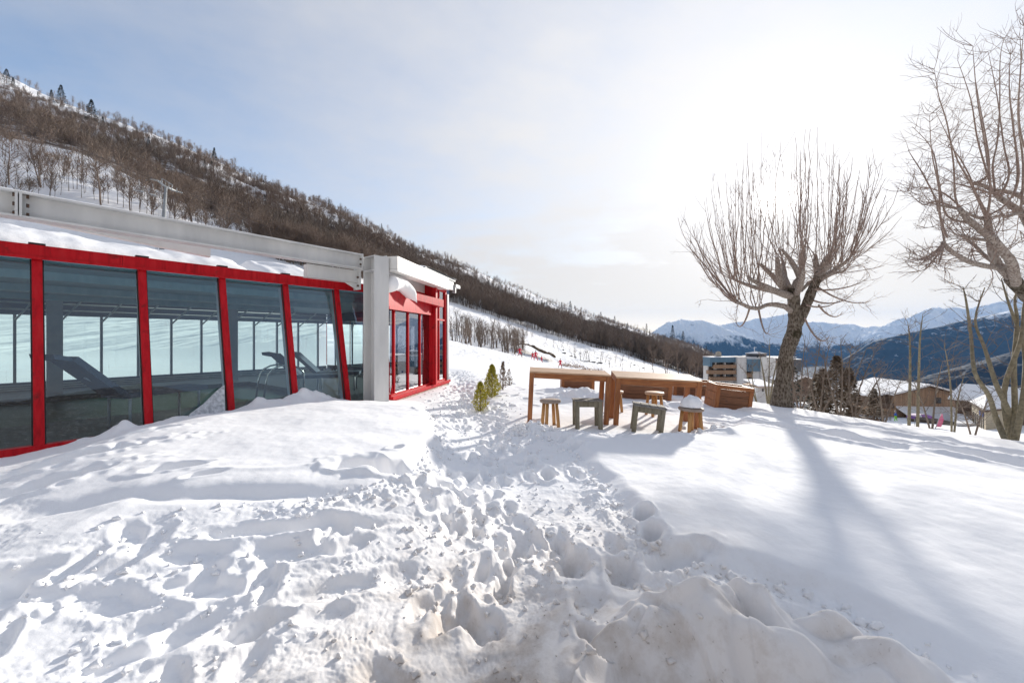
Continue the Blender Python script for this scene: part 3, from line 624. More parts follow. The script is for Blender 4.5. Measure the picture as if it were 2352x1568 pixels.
g3 = math_(nt, 'POWER', cosg, 3.0); g9 = math_(nt, 'POWER', cosg, 9.0); g60 = math_(nt, 'POWER', cosg, 60.0); g900 = math_(nt, 'POWER', cosg, 2600.0)
cov = math_(nt, 'ADD', cover, math_(nt, 'MULTIPLY', math_(nt, 'POWER', cosg, 1.6), 0.85), clamp=True); cov = math_(nt, 'ADD', cov, math_(nt, 'MULTIPLY', math_(nt, 'MAXIMUM', math_(nt, 'MULTIPLY', sp.outputs[1], -1.0), 0.0), 0.75), clamp=True)  # cover also thickens behind the camera: unseen cloud added to brighten shaded snow
hor = math_(nt, 'POWER', math_(nt, 'SUBTRACT', 1.0, math_(nt, 'ABSOLUTE', sp.outputs[2]), clamp=True), 7.0)
cov = math_(nt, 'ADD', cov, math_(nt, 'MULTIPLY', hor, 0.42), clamp=True)
br = math_(nt, 'ADD', SKY_C0, math_(nt, 'MULTIPLY', g3, SKY_C1)); br = math_(nt, 'ADD', br, math_(nt, 'MULTIPLY', g9, SKY_C2)); br = math_(nt, 'ADD', br, math_(nt, 'MULTIPLY', g60, SKY_C3)); br = math_(nt, 'ADD', br, math_(nt, 'MULTIPLY', g900, SKY_C4))
hor2 = math_(nt, 'POWER', math_(nt, 'SUBTRACT', 1.0, math_(nt, 'ABSOLUTE', sp.outputs[2]), clamp=True), 18.0); br = math_(nt, 'ADD', br, math_(nt, 'MULTIPLY', hor2, 2.4)); cov = math_(nt, 'ADD', cov, math_(nt, 'MULTIPLY', hor2, 0.4), clamp=True); tint = mixc(nt, hor, (0.99,0.98,0.985), (1.0,0.85,0.62))
sc = nt.nodes.new('ShaderNodeVectorMath'); sc.operation = 'SCALE'; nt.links.new(tint, sc.inputs[0]); nt.links.new(br, sc.inputs['Scale'])
skg = nt.nodes.new('ShaderNodeVectorMath'); skg.operation = 'SCALE'; nt.links.new(sk.outputs[0], skg.inputs[0]); skg.inputs['Scale'].default_value = 0.52
fin = mixc(nt, cov, skg.outputs[0], sc.outputs[0])
nt.links.new(fin, bg.inputs[0]); bg.inputs[1].default_value = SKY_STR
sl_ = bpy.data.lights.new('sun', 'SUN'); sl_.energy = SUN_STR; sl_.angle = R(2.0); sl_.color = (1.0,0.94,0.85)
so = bpy.data.objects.new('sun', sl_); COL.objects.link(so); so.rotation_mode = 'QUATERNION'; so.rotation_quaternion = SD.to_track_quat('Z', 'Y'); so.location = (20,30,40)
cam = bpy.data.cameras.new('camera'); cam.sensor_width = 36; cam.lens = F/2352*36; cam.clip_start = 0.05; cam.clip_end = 60000; cam.shift_y = -7/2352
co = bpy.data.objects.new('camera', cam); COL.objects.link(co); co.location = (0,0,CZ); co.rotation_euler = (R(90),0,0); scene.camera = co
scene.view_settings.view_transform = 'Standard'; scene.view_settings.look = 'None'; scene.view_settings.exposure = EXPO; scene.view_settings.gamma = 1; scene.view_settings.use_curve_mapping = False
scene.cycles.max_bounces = 8; scene.cycles.diffuse_bounces = 3; scene.cycles.transparent_max_bounces = 12; scene.cycles.volume_bounces = 0; scene.cycles.use_denoising = True
# ------------------------------------------------------------------ pool house
pool = empty('pool_house', C0, 'low glazed pool hall with red frames, white steel beam and snow on its roof', 'building')
LEAN = .60; ZG0, ZG1 = .12, 3.05            # the glass front leans in by LEAN between sill and eave
def lean(zz): return LEAN*(zz-ZG0)/(ZG1-ZG0)
def L(s, zz, off=0.0): return W(s, lean(zz)+off, zz)
POSTS = [1.25+1.255*k for k in range(0, 11)]
edges = [0.02]+POSTS
for a, b in zip(edges[:-1], edges[1:]):     # panes
    MB().add([L(a,ZG0,.03), L(b,ZG0,.03), L(b,ZG1,.03), L(a,ZG1,.03)], [(0,1,2,3)]).build('glass_pane', M['glass'], pool)
for s in POSTS:
    pb = MB(); w = .055; ns = Vector((0,0,1))
    base = L(s-w, ZG0-.25, -.05); topv = L(s-w, ZG1+.02, -.05)-base
    pb.box(base, -DW*(2*w), NW*.16, topv); po = pb.build('post', M['red'], pool)
    gk = MB(); b2 = L(s-w-.018, ZG0, .005)
    gk.box(b2, -DW*.018, NW*.03, L(s-w-.018, ZG1, .005)-b2); gk.box(L(s+w, ZG0, .005), -DW*.018, NW*.03, L(s+w, ZG1, .005)-L(s+w, ZG0, .005))
    gk.build('gasket', M['black'], po)
    ib = MB(); b3 = L(s-w*.8, ZG0, .112); ib.box(b3, -DW*(1.6*w), NW*.16, L(s-w*.8, ZG1-.1, .112)-b3); ib.build('inner_fin', M['innerpost'], po)
# red eave beam in two lengths, with dark seams, clips and a drip edge
eb = MB()
for a, b in ((-.12, 5.28), (5.285, 15)):
    eb.box(W(a,.50,3.04), -DW*(b-a), NW*.26, (0,0,.205))
eb.box(W(-.12,.475,3.015), -DW*15.1, NW*.03, (0,0,.045)); eb.build('eave_beam', M['red'], pool)
for s in POSTS: MB().box(W(s-.09,.52,3.246), -DW*.18, NW*.10, (0,0,.035)).build('clip', M['black'], pool)
sb = MB(); sb.box(W(-.1,-.06,-.2), -DW*15, NW*.17, (0,0,.33)); sb.build('sill', M['red'], pool)
cp = MB(); cp.box(W(.03,-.10,-.2), DW*.12, NW*.22, W(.03, lean(3.05), 3.05)-W(.03,-.10,-.2)+Vector((0,0,0))); cp.build('corner_post', M['red'], pool)
# second front, facing the sun
WT, WB = 2.56, .21
MU = [.17, 1.08, 1.97, 2.78]
def pane(s0, s1, z0, z1, nm='glass_pane'):
    MB().add([S2(s0,-.0,z0), S2(s1,-.0,z0), S2(s1,-.0,z1), S2(s0,-.0,z1)], [(0,1,2,3)]).build(nm, M['glass_side'], pool)
for a, b in zip([-.05]+MU[:-1], MU): pane(a, b, WB, WT)
def bar(b, s0, s1, z0, z1, out=.05, inn=.05): b.box(S2(s0, -out, z0), D2*(s1-s0), -N2*(out+inn), (0,0,z1-z0))
for s in MU[:-1]:
    b = MB(); bar(b, s-.02, s+.02, WB, WT+.01, .045); b.build('mullion', M['red'], pool)
b = MB(); bar(b, -.1, 2.80, WB-.06, WB+.005, .07); b.build('window_frame', M['red'], pool)
b = MB(); b.box(S2(-.15, -.16, .07), D2*4.75, -N2*.25, (0,0,.085)); b.box(S2(-.15,-.11,.02), D2*4.75, -N2*.2, (0,0,.05)); b.build('sill', M['red'], pool)
b = MB(); b.box(S2(-.25,-.10,-.6), D2*4.86, -N2*.3, (0,0,.62)); b.build('plinth', M['stone'], pool)
b = MB(); bar(b, 2.79, 2.93, .155, 3.62, .25, .2); b.build('red_pier', M['red'], pool)
b = MB()  # red fascia over the windows, its top sloping to a sharp nose
b.prism([S2(-.35,-.12,WT), S2(2.79,-.12,WT), S2(2.79,-.12,WT+.30), S2(-.35,-.12,WT+.62)], -N2*.25); b.box(S2(-.35,-.15,WT-.02), D2*3.13, -N2*.03, (0,0,.07)); b.build('window_fascia', M['red'], pool)
b = MB(); b.prism([S2(.7,-.10,2.96), S2(2.99,-.46,2.84), S2(2.99,-.46,3.09), S2(.7,-.10,3.16)], -N2*.22); b.build('canopy', M['red'], pool)
b = MB(); b.box(S2(-.3,.14,2.9), D2*3.2, -N2*.08, (0,0,.40)); b.build('lintel', M['red'], pool)
b = MB(); b.box(S2(-.4,.16,3.28), D2*3.25, -N2*.1, (0,0,.5)); b.build('upper_wall', M['cream'], pool)
# end bay, two lights high and two wide
for s0, s1 in ((2.94,3.68), (3.68,4.33)):
    for z0, z1 in ((.22,2.42), (2.48,3.52)): pane(s0, s1, z0, z1)
b = MB()
for s in (3.68,): bar(b, s-.02, s+.02, .2, 3.54, .045)
bar(b, 4.30, 4.40, .16, 3.60, .06); bar(b, 2.94, 4.3, 2.41, 2.47, .040); bar(b, 2.94, 4.3, 3.50, 3.60, .042); bar(b, 2.94, 4.3, .155, .23, .042); b.build('end_bay_frame', M['red'], pool)
b = MB(); b.box(S2(4.40,-.10,-.3), D2*.16, -N2*.2, (0,0,3.75)); b.build('corner_pillar', M['galv'], pool)
b = MB(); b.box(S2(-.58,-.50,3.56), D2*3.98, -N2*.34, (0,0,.33)); b.box(S2(-.58,-.50,3.50), D2*3.98, -N2*.34, (0,0,.055)); b.build('cornice_beam', M['cream'], pool)
b = MB(); b.box(S2(3.30,-.34,3.60), D2*1.12, -N2*.30, (0,0,.36)); b.build('box_beam', M['cream'], pool)
b = MB(); b.box(S2(4.50,-.42,3.72), D2*.5, -N2*.16, (0,0,.12)); b.box(S2(4.44,-.40,3.5), D2*.10, -N2*.12, (0,0,.30)); b.build('gutter_bracket', M['galv'], pool)
b = MB()  # corrugated roof edge
for k in range(26):
    c = S2(1.6+k*.115, -.38, 3.965+.0*k); b.tube([c, c-N2*2.2+Vector((0,0,.12))], .05, 6)
b.build('corrugated_roof', M['galv'], pool)
# back and far walls
FL = .05
def far(s, zz, off=0.): return W(s, 11.3+off, zz)
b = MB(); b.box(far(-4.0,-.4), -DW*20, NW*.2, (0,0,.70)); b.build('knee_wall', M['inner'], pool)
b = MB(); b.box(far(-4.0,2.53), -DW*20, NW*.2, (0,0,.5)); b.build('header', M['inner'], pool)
b = MB(); b.tube([far(-4, 2.92, -.12), far(14, 2.92, -.12)], .035, 6); b.tube([far(-4, 2.70, -.10), far(14, 2.70, -.10)], .03, 6); b.build('rail', M['ceil_trim'], pool)
fp = [-3.6+.99*k for k in range(0, 18)]
for i, s in enumerate(fp):
    b = MB(); b.box(far(s,.3,.01), -DW*.07, NW*.1, (0,0,2.24)); po = b.build('far_post', M['innerpost'], pool)
    b = MB(); b.tube([far(s+.03,2.35,-.03), far(s-.35,2.98,-1.0)], .03, 5); b.build('brace', M['ceil_trim'], po)
    if i < len(fp)-1: MB().add([far(s,.3,.05), far(s+.99,.3,.05), far(s+.99,2.53,.05), far(s,2.53,.05)], [(0,1,2,3)]).build('glass_pane', M['glass_far'], pool)
for s in (.6, 5.4, 10.2):
    b = MB(); b.box(W(s,9.6,-.1), -DW*.34, NW*.3, (0,0,3.1)); b.build('inner_column', M['innerpost'], pool)
E = S2(4.55, 0, 0); ev = (FARCOR-E)
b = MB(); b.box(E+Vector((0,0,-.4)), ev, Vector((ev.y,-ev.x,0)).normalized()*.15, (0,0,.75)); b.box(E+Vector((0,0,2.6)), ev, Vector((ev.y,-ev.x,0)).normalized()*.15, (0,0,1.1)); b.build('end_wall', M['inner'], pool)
for k in range(9):
    p = E+ev*(k/8)+Vector((0,0,.35)); b = MB(); b.box(p, ev.normalized()*.08, Vector((ev.y,-ev.x,0)).normalized()*.12, (0,0,2.25)); b.build('end_post', M['red'], pool)
    if k < 8: MB().add([p, p+ev/8, p+ev/8+Vector((0,0,2.25)), p+Vector((0,0,2.25))], [(0,1,2,3)]).build('glass_pane', M['glass_far'], pool)
foot = [Vector((a, c, 0)) for a, c in FOOT]
b = MB(); b.prism([W(16,.55,3.02), W(-.1,.55,3.02), S2(.6,.5,3.02), S2(4.5,.15,3.02), FARCOR+Vector((0,0,3.02)), W(16,11.4,3.02)], (0,0,.16)); b.build('ceiling', M['ceil'], pool)
b = MB()
for t in (2.2, 5.2, 8.2): b.box(W(16,t,2.86), DW*17, NW*.14, (0,0,.158))
b.build('ceiling_beam', M['ceil'], pool)
b = MB()   # floor round the pool basin, basin, water
def rect(b, s0, s1, t0, t1, z0, z1): b.box(W(s0,t0,z0), -DW*(s1-s0), NW*(t1-t0), (0,0,z1-z0))
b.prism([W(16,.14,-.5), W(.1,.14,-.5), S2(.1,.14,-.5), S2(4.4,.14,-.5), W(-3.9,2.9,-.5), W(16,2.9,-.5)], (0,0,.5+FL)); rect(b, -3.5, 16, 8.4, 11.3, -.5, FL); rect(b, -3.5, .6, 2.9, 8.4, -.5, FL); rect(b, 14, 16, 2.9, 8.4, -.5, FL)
b.build('floor', M['deckfloor'], pool)
b = MB(); rect(b, .62, 13.98, 2.92, 8.38, -.6, -.10); b.build('pool_basin', M['water'], pool)
b = MB()
for k in range(4): rect(b, -3.2, 14, 11.0-.0*k, 11.06, .0+.07*k, .04+.07*k)
b.build('radiator', M['ceil_trim'], pool)
# white steel frame outside
def ibeam(b, p, d, up, side, h, w, ln, tf=.03, tw=.016):
    b.box(p-side*w/2-up*h/2, d*ln, side*w, up*tf); b.box(p-side*w/2+up*(h/2-tf), d*ln, side*w, up*tf); b.box(p-side*tw/2-up*(h/2-tf-.001), d*ln, side*tw, up*(h-2*tf-.002))
Z3 = Vector((0,0,1))
b = MB(); ibeam(b, W(.90,.07,3.735), -DW, Z3, NW, .385, .27, 14.5)
spl = 6.47
for q in (-.035, .005): b.box(W(spl+q,-.075,3.545), -DW*.028, NW*.29, (0,0,.385))
b.box(W(.875,-.08,3.50), -DW*.028, NW*.30, (0,0,.43))
sbm = b.build('steel_beam', M['steel'], pool)
def bolt(p, q, r, par): MB().tube([p, q], r, 6).build('bolt', M['bolt'], par)
for zz in (3.60, 3.735, 3.87):
    for q in (-.075, .055): bolt(W(spl+q, -.02, zz), W(spl+q-.03, -.02, zz), .032, sbm)
for zz in (3.57, 3.66, 3.79): bolt(W(.91,-.03,zz), W(.94,-.03,zz), .024, sbm)
b = MB(); b.box(W(.44,-.55,-.4), -DW*.42, NW*.035, (0,0,4.25)); b.box(W(.44,-.085,-.4), -DW*.42, NW*.035, (0,0,4.25)); b.box(W(.63,-.515,-.4), -DW*.03, NW*.43, (0,0,4.25))
for zz in (3.83, 3.47): b.box(W(.445,-.514,zz), -DW*.185, NW*.428, (0,0,.02)); b.box(W(.661,-.514,zz), -DW*.195, NW*.428, (0,0,.02))
cb = b.build('steel_column', M['steel'], pool)
b = MB(); b.box(W(.42,-.40,3.36), DW*.03, NW*.30, (0,0,.56)); b.build('column_plate', M['steel'], cb)
for zz in (3.55, 3.72): bolt(W(.40,-.32,zz), W(.44,-.32,zz), .024, cb)
b = MB(); dl = -DW; b.box(W(.87,.16,3.235), dl*1.3, NW*.22, (0,0,.28)); b.box(W(.87,.14,3.205), dl*1.3, NW*.26, (0,0,.03)); b.box(W(.865,.05,3.02), -DW*.03, NW*.3, (0,0,.55)); b.prism([W(.88,.2,3.02), W(.88,.2,3.20), W(1.25,.2,3.20)], NW*.03)
bk = b.build('bracket_beam', M['steel'], pool)
for zz in (3.12, 3.34): bolt(W(.89,.12,zz), W(.93,.12,zz), .03, bk)
b = MB(); b.prism([W(3.93,.68,3.45), W(3.93,.68,3.66), W(6.5,.68,3.75), W(6.5,.68,3.67)], NW*.12); b.build('roof_edge_trim', M['cream'], pool)
# snow lying on the roof, on the beam and on the ledges
def snow_blanket(name, fpos, nu, nv, parent, mt=None):
    Vv = []; 
    for i in range(nu):
        for j in range(nv): Vv.append(tuple(fpos(i/(nu-1), j/(nv-1))-parent.location))
    Q = [(i*nv+j, (i+1)*nv+j, (i+1)*nv+j+1, i*nv+j+1) for i in range(nu-1) for j in range(nv-1)]
    return link(name, mesh_np(name, Vv, Q, smooth=True), M['snowcap'] if mt is None else mt, parent)
def nz(a, c, sd=1, o=3): return float(fbm(np.array([a]), np.array([c]), sd, o)[0])
def roofsnow(u, v):
    s = .55+u*15; t0 = .74+.06*nz(s*1.7, 0, 301)
    fade = min(1., max(0., (s-1.35)/.5)) if s < 1.85 else 1.
    gap = 1-.9*math.exp(-((s-2.95)/.16)**2)
    hmax = (.60+.12*nz(s*.5, 3, 302))*(1 if s > 1.75 else max(.0, (s-.7)/1.05))*gap
    prof = min(1., v*2.1)**.8
    t = t0+v*4.2*(.6+.4*v)
    wave = .07*nz(s*.9, t*1.6, 303)+.03*nz(s*3, t*3, 304)
    return W(s, t+.03*nz(s*4, v*3, 306), 3.19+max(0, (hmax+wave)*prof)+(.0 if v > .02 else -.06))
snow_blanket('roof_snow', roofsnow, 220, 30, pool)
def beamsnow(u, v):
    s = 1.6+u*13; a = v*math.pi; return W(s, .07-.128*math.cos(a), 3.925+(.028+.012*nz(s*2.2, v, 310))*math.sin(a)*min(1., u*6))
snow_blanket('beam_snow', beamsnow, 120, 8, pool)
def capsnow(u, v):
    s = 1.7+u*2.85; a = v*math.pi; return S2(s, -.44+v*2.2, 4.02+(.12+.03*nz(s*2.5, v*3, 312))*math.sin(min(a*2.4, 1.6))*min(1, u*7, (1-u)*9)+.10*v)
snow_blanket('roof_snow', capsnow, 60, 16, pool)
def lump(u, v):     # overhanging tongue of snow curling off the fascia
    s = -.62+u*1.65; drop = max(0, (u-.45)/.55)
    cx_, cz_ = -.18-.20*drop, 3.16-.34*drop**1.6+.12*math.sin(u*math.pi); r = (.28*(1-.5*u)+.04*nz(u*4, v*2, 314))*min(1, u*6+.3, (1-u)*5+.02)
    a = v*2*math.pi; return S2(s, cx_+r*1.15*math.cos(a)+.05, cz_+r*math.sin(a)*.9)
snow_blanket('ledge_snow', lump, 40, 18, pool)
# ------------------------------------------------------------------ things in the pool hall
def lounger(p, d, label, sc=1.0):
    d = Vector(d).normalized(); sd = Vector((-d.y, d.x, 0)); o = empty('deck_lounger', p, label, 'lounger', 'deck loungers in the pool hall')
    b = MB(); b.box(p+Z3*.52*sc-sd*.33, d*1.35*sc, sd*.66, Z3*.10); b.build('seat', M['lounger'], o)
    b = MB(); b.box(p+Z3*.56*sc-sd*.33, (-d*.62+Z3*.62)*sc, sd*.66, (d*.07+Z3*.07)); b.box(p+(-d*.62+Z3*1.17)*sc-sd*.33, -d*.22+Z3*.05, sd*.66, (Z3*.08-d*.02)); b.build('backrest', M['lounger'], o)
    for a in (.1, 1.2):
        for q in (-.3, .3): b = MB(); b.tube([p+d*a*sc+sd*q+Z3*0, p+d*a*sc+sd*q+Z3*.53*sc], .025, 6); b.build('leg', M['innerpost'], o)
    b = MB(); b.tube([p-d*.35*sc+Z3*.9*sc, p+d*.25*sc+Z3*.50*sc], .02, 5); b.build('strut', M['innerpost'], o)
lounger(W(5.35,1.05,FL), DW*.92+NW*.35, 'navy deck lounger with raised back behind the leftmost full pane', 1.12)
lounger(W(1.15,3.0,FL)+DW*.0, DW*.8-NW*.6, 'dark deck lounger with raised back beside the pool ladder, the nearer of a pair', 1.0)
lounger(W(.3,3.6,FL), DW*.8-NW*.6, 'dark deck lounger nearest the white column, the farther of a pair', 1.0)
lp = W(1.95, 2.0, FL); ld = empty('pool_ladder', lp, 'curved chrome pool ladder behind the glass front', 'ladder')
for k in (0, 1):
    q = lp-DW*.0+NW*(.5*k); pts = [q+DW*.55+Z3*(-.3)]+[q+DW*(.55-.55*(1-math.cos(a))*.9)+Z3*(.62+.36*math.sin(a)) for a in [i*math.pi/8 for i in range(1, 8)]]+[q-DW*.5+Z3*.05]
    b = MB(); b.tube(pts, .024, 8); b.build('rail', M['chrome'], ld)
for zz in (-.2, .05, .3): MB().tube([lp+DW*.5+Z3*zz, lp+DW*.5+NW*.5+Z3*zz], .02, 6).build('step', M['chrome'], ld)
# a slab of crusted snow leaning on the front
ic = MB(); q0 = W(3.85,-.25,.15)
sl = empty('ice_slab', q0, 'ragged wedge of crusted ice leaning against the glass front', 'ice slab')
pts = [(W(4.62,-.30,.20)), (W(3.95,-.16,.16)), (W(3.90,.04,.80)), (W(4.03,.02,.70)), (W(4.25,-.08,.50)), (W(4.48,-.2,.36))]
ic.prism(pts, -NW*.10+Z3*.03); o = ic.build('crust', M['crust'], sl)
# ------------------------------------------------------------------ terrace furniture
def basis(ex, ey):
    ex = Vector(ex).normalized(); ey = Vector(ey); ey = (ey-ex*ey.dot(ex)).normalized(); return ex, ey, ex.cross(ey).normalized()
def frame_mat(o, ex, ey, ez): 
    return Matrix(((ex.x,ey.x,ez.x,o.x),(ex.y,ey.y,ez.y,o.y),(ex.z,ey.z,ez.z,o.z),(0,0,0,1)))
class LB(MB):      # local builder: things are modelled upright at the origin, then stood on the slope by their Empty
    def build(s, name, mats, parent): 
        me = bpy.data.meshes.new(name); me.from_pydata(s.v, [], s.f); me.polygons.foreach_set('material_index', s.m); me.polygons.foreach_set('use_smooth', s.sm); me.update()
        return link(name, me, mats, parent)
def stand(name, M4, label, cat, group):
    e = empty(name, M4.to_translation(), label, cat, group); e.rotation_mode = 'QUATERNION'; e.rotation_quaternion = M4.to_quaternion(); return e
def table(o, ex, ey, label, w=1.72, d=.83, h=1.12):
    ex, ey, ez = basis(ex, ey); e = stand('bar_table', frame_mat(Vector(o)-ez*h, ex, ey, ez), label, 'table', 'wooden bar tables in the snow')
    n = 7; pw = d/n
    b = LB()
    for k in range(n): b.abox(0, w, k*pw+.002, (k+1)*pw-.002, h-.032, h, bev=.003)
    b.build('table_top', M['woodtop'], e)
    for (px, py) in ((0,0),(w-.10,0),(0,d-.10),(w-.10,d-.10)):
        LB().abox(px, px+.10, py+.001, py+.10, -.25, h-.033, bev=.004).build('leg', M['woodz'], e)
    for py in (.012, d-.052): LB().abox(.101, w-.101, py, py+.04, h-.145, h-.034, bev=.003).build('apron', M['wood'], e)
    for px in (.012, w-.052):
        LB().abox(px, px+.04, .102, d-.102, h-.145, h-.034, bev=.003).build('apron', M['wood'], e)
    return e
table((.374,8.45,1.057), (1.706,-.09,-.080), (.10,.80,.026), 'tall reddish wooden bar table, the one closer to the small green conifers')
table((2.174,8.30,.953), (1.713,-.20,-.072), (.12,.80,.060), 'tall reddish wooden bar table with a round snow-topped stool at its right end')
def round_stool(p, label, r=.215, h=.56, roll=0., pitch=0., rz=0., dk='pale_seat'):
    q = Matrix.Translation(Vector(p)) @ Matrix.Rotation(rz, 4, 'Z') @ Matrix.Rotation(pitch, 4, 'X') @ Matrix.Rotation(roll, 4, 'Y')
    e = stand('round_stool', q, label, 'stool', 'round wooden stools at the bar tables')
    LB().lathe((0,0,0), [(r-.012,h-.055),(r,h-.045),(r+.003,h-.012),(r-.01,h),(.02,h+.001)], 28).build('seat', M[dk], e)
    for k in range(4):
        a = math.pi/4+k*math.pi/2+.25; c, s_ = math.cos(a), math.sin(a); b = LB()
        t0 = Vector((c*(r-.075), s_*(r-.075), h-.055)); t1 = Vector((c*(r-.01), s_*(r-.01), -.2))
        b.tube([t1, t0], [.036,.036], 8); b.build('leg', M['honey'], e)
    return e
def sq_stool(p, label, w=.52, d=.46, h=.62, roll=0., pitch=0., rz=0.):
    q = Matrix.Translation(Vector(p)) @ Matrix.Rotation(rz, 4, 'Z') @ Matrix.Rotation(pitch, 4, 'X') @ Matrix.Rotation(roll, 4, 'Y')
    e = stand('square_stool', q, label, 'stool', 'square grey stools at the bar tables')
    n = 4; b = LB(); pw = (w+.04)/n
    for k in range(n): b.abox(-w/2-.02+k*pw+.003, -w/2-.02+(k+1)*pw-.003, -d/2-.02, d/2+.02, h-.022, h, bev=.002)
    b.build('seat', M['greywood'], e)
    for sx in (-1,1):
        for sy in (-1,1): cx_, cy_ = sx*(w/2-.04), sy*(d/2-.04); LB().abox(cx_-.04, cx_+.04, cy_-.04, cy_+.04, -.25, h-.024, bev=.003).build('leg', M['greywoodz'], e)
    for sy in (-1,1): cy_ = sy*(d/2-.035); LB().abox(-w/2+.082, w/2-.082, cy_-.015, cy_+.015, h-.135, h-.025).build('rail', M['greywoodz'], e)
    for sx in (-1,1): cx_ = sx*(w/2-.035); LB().abox(cx_-.015, cx_+.015, -d/2+.082, d/2-.082, h-.135, h-.025).build('rail', M['greywoodz'], e)
    return e
def on(x, y, Y, drop): p = P(x, y, Y); p.z -= drop; return p
round_stool(on(1264,917.5,8.15,.56), 'round wooden stool under the bar table nearest the conifers, bare dry seat')
sq_stool(on(1349,917,8.15,.62), 'level square grey stool at the right end of the first bar table', rz=-.03, pitch=-.05, w=.54, d=.50)
sq_stool(on(1483,929,7.9,.60), 'tilted square grey stool under the bar table, leaning down to the right', roll=.11, rz=-.22, pitch=.02, w=.58, d=.40, h=.60)
round_stool(on(1503,900,9.6,.56), 'round wooden stool standing behind the tables in front of the long planter', r=.22, dk='woodtop')
round_stool(on(1413,897,10.0,.56), 'round wooden stool half hidden behind the legs where the two tables meet', r=.20, dk='woodtop')
st = round_stool(on(1586,935.5,7.85,.56), 'round wooden stool carrying a heap of snow on its seat', r=.235, roll=.02)
# snow heap on the stool
V = []; n, m_ = 18, 28
cap0 = P(1588, 931, 7.85)
for i in range(n):
    a = i/(n-1)*math.pi*.62
    for k in range(m_):
        q = 2*math.pi*k/m_; rr_ = math.sin(min(a, 1.57))*(.20+.035*nz(math.cos(q)*1.3+5, math.sin(q)*1.3+a, 401)); 
        zz = (.145*math.cos(a)+.035)*(1+.28*nz(math.cos(q)*rr_*9, math.sin(q)*rr_*9, 402))
        V.append((rr_*math.cos(q)*1.02+.01+.06*max(0, zz)*1.0, rr_*math.sin(q)*.9, zz))
Q = [(i*m_+k, (i+1)*m_+k, (i+1)*m_+(k+1)%m_, i*m_+(k+1)%m_) for i in range(n-1) for k in range(m_)]
tag(link('snow_heap', mesh_np('snow_heap', V, Q, smooth=True), M['snowcap'], None, cap0), 'soft heap of snow sitting on a round wooden stool', 'snow heap')
def planter(o, ex, ey, w, d, h, label, boards=4, openf=True):
    ex, ey, ez = basis(ex, ey); e = stand('planter_box', frame_mat(Vector(o)-ez*h, ex, ey, ez), label, 'planter', 'wooden planter boxes round the terrace')
    fw = .11
    for py, sg in ((0,1),(d-.05,-1)):
        LB().abox(0, fw, py, py+.05, -.3, h-fw, bev=.004).build('post', M['woodz'], e); LB().abox(w-fw, w, py, py+.05, -.3, h-fw, bev=.004).build('post', M['woodz'], e)
        LB().abox(0, w, py, py+.05, h-fw+.002, h, bev=.004).build('top_rail', M['wood'], e)
        b = LB(); ph = (h-fw+.3)/boards
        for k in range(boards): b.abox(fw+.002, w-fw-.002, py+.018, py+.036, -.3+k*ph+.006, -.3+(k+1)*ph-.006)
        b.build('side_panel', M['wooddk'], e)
    for px in (0, w-.05):
        b = LB(); ph = (h+.3)/boards
        for k in range(boards): b.abox(px+.004, px+.046, .052, d-.052, -.3+k*ph+.005, -.3+(k+1)*ph-.005)
        b.build('end_panel', M['woodz'], e)
    b = LB(); b.abox(.052, w-.052, .052, d-.052, -.3, h-.16); b.build('soil', M['earth'], e)
    return e
planter(P(1648.5,882.5,11.0), (1.03,-.0,-.118), (.06,.6,.02), 1.03, .62, .62, 'wooden planter box nearest the big tree, tilted to the right', 4)
planter(P(1404,873,12.2), (1.76,-.25,-.10), (.12,.7,.02), 1.80, .55, .62, 'long wooden planter box seen between the legs of the second table', 3)
planter(P(1290,868,14.0), (1.16,-.05,-.03), (-.10,.7,.02), 1.16, .6, .60, 'wooden planter box half buried in snow behind the first table', 3)
planter(P(1549,872,13.3), (1.32,-.2,-.09), (.10,.7,.02), 1.34, .75, .62, 'wooden planter box between the long planter and the one by the tree', 4)
# ------------------------------------------------------------------ trees
def bez(p0, p1, p2, p3, n):
    return [p0*(1-t)**3+p1*3*t*(1-t)**2+p2*3*t*t*(1-t)+p3*t**3 for t in [i/(n-1) for i in range(n)]]
def smoothpath(pts, n=4):
    pts = [Vector(p) for p in pts]; out = []
    for i in range(len(pts)-1):
        a, b, c, d = pts[max(i-1,0)], pts[i], pts[i+1], pts[min(i+2,len(pts)-1)]
        for k in range(n):
            t = k/n; out.append(.5*((2*b)+(c-a)*t+(2*a-5*b+4*c-d)*t*t+(3*b-a-3*c+d)*t**3))
    out.append(pts[-1]); return out
def lerpr(r, n): return list(np.interp(np.linspace(0, 1, n), np.linspace(0, 1, len(r)), r))
def twig(b, p, d, ln, r, R_, depth=0, up=.25, mat=1, wig=.12, kids=(3,6), nseg=5):
    pts = [Vector(p)]; d = Vector(d).normalized()
    for i in range(nseg):
        d = (d+Vector((R_.gauss(0,wig), R_.gauss(0,wig), R_.gauss(0,wig)+up*.25))).normalized(); pts.append(pts[-1]+d*ln/nseg)
    b.tube(pts, lerpr([r, r*.35], len(pts)), 3 if r < .012 else 5, mat, cap=False)
    if depth > 0:
        for k in range(R_.randint(*kids)):
            i = R_.randint(1, nseg-1); t = (pts[i+1]-pts[i]).normalized(); s_ = Vector((R_.gauss(0,1), R_.gauss(0,1), R_.gauss(0,.6))); s_ = (s_-t*s_.dot(t)).normalized()
            twig(b, pts[i], t*.75+s_*.75, ln*R_.uniform(.28,.5), r*.55, R_, depth-1, up, mat, wig, kids, max(3, nseg-1))
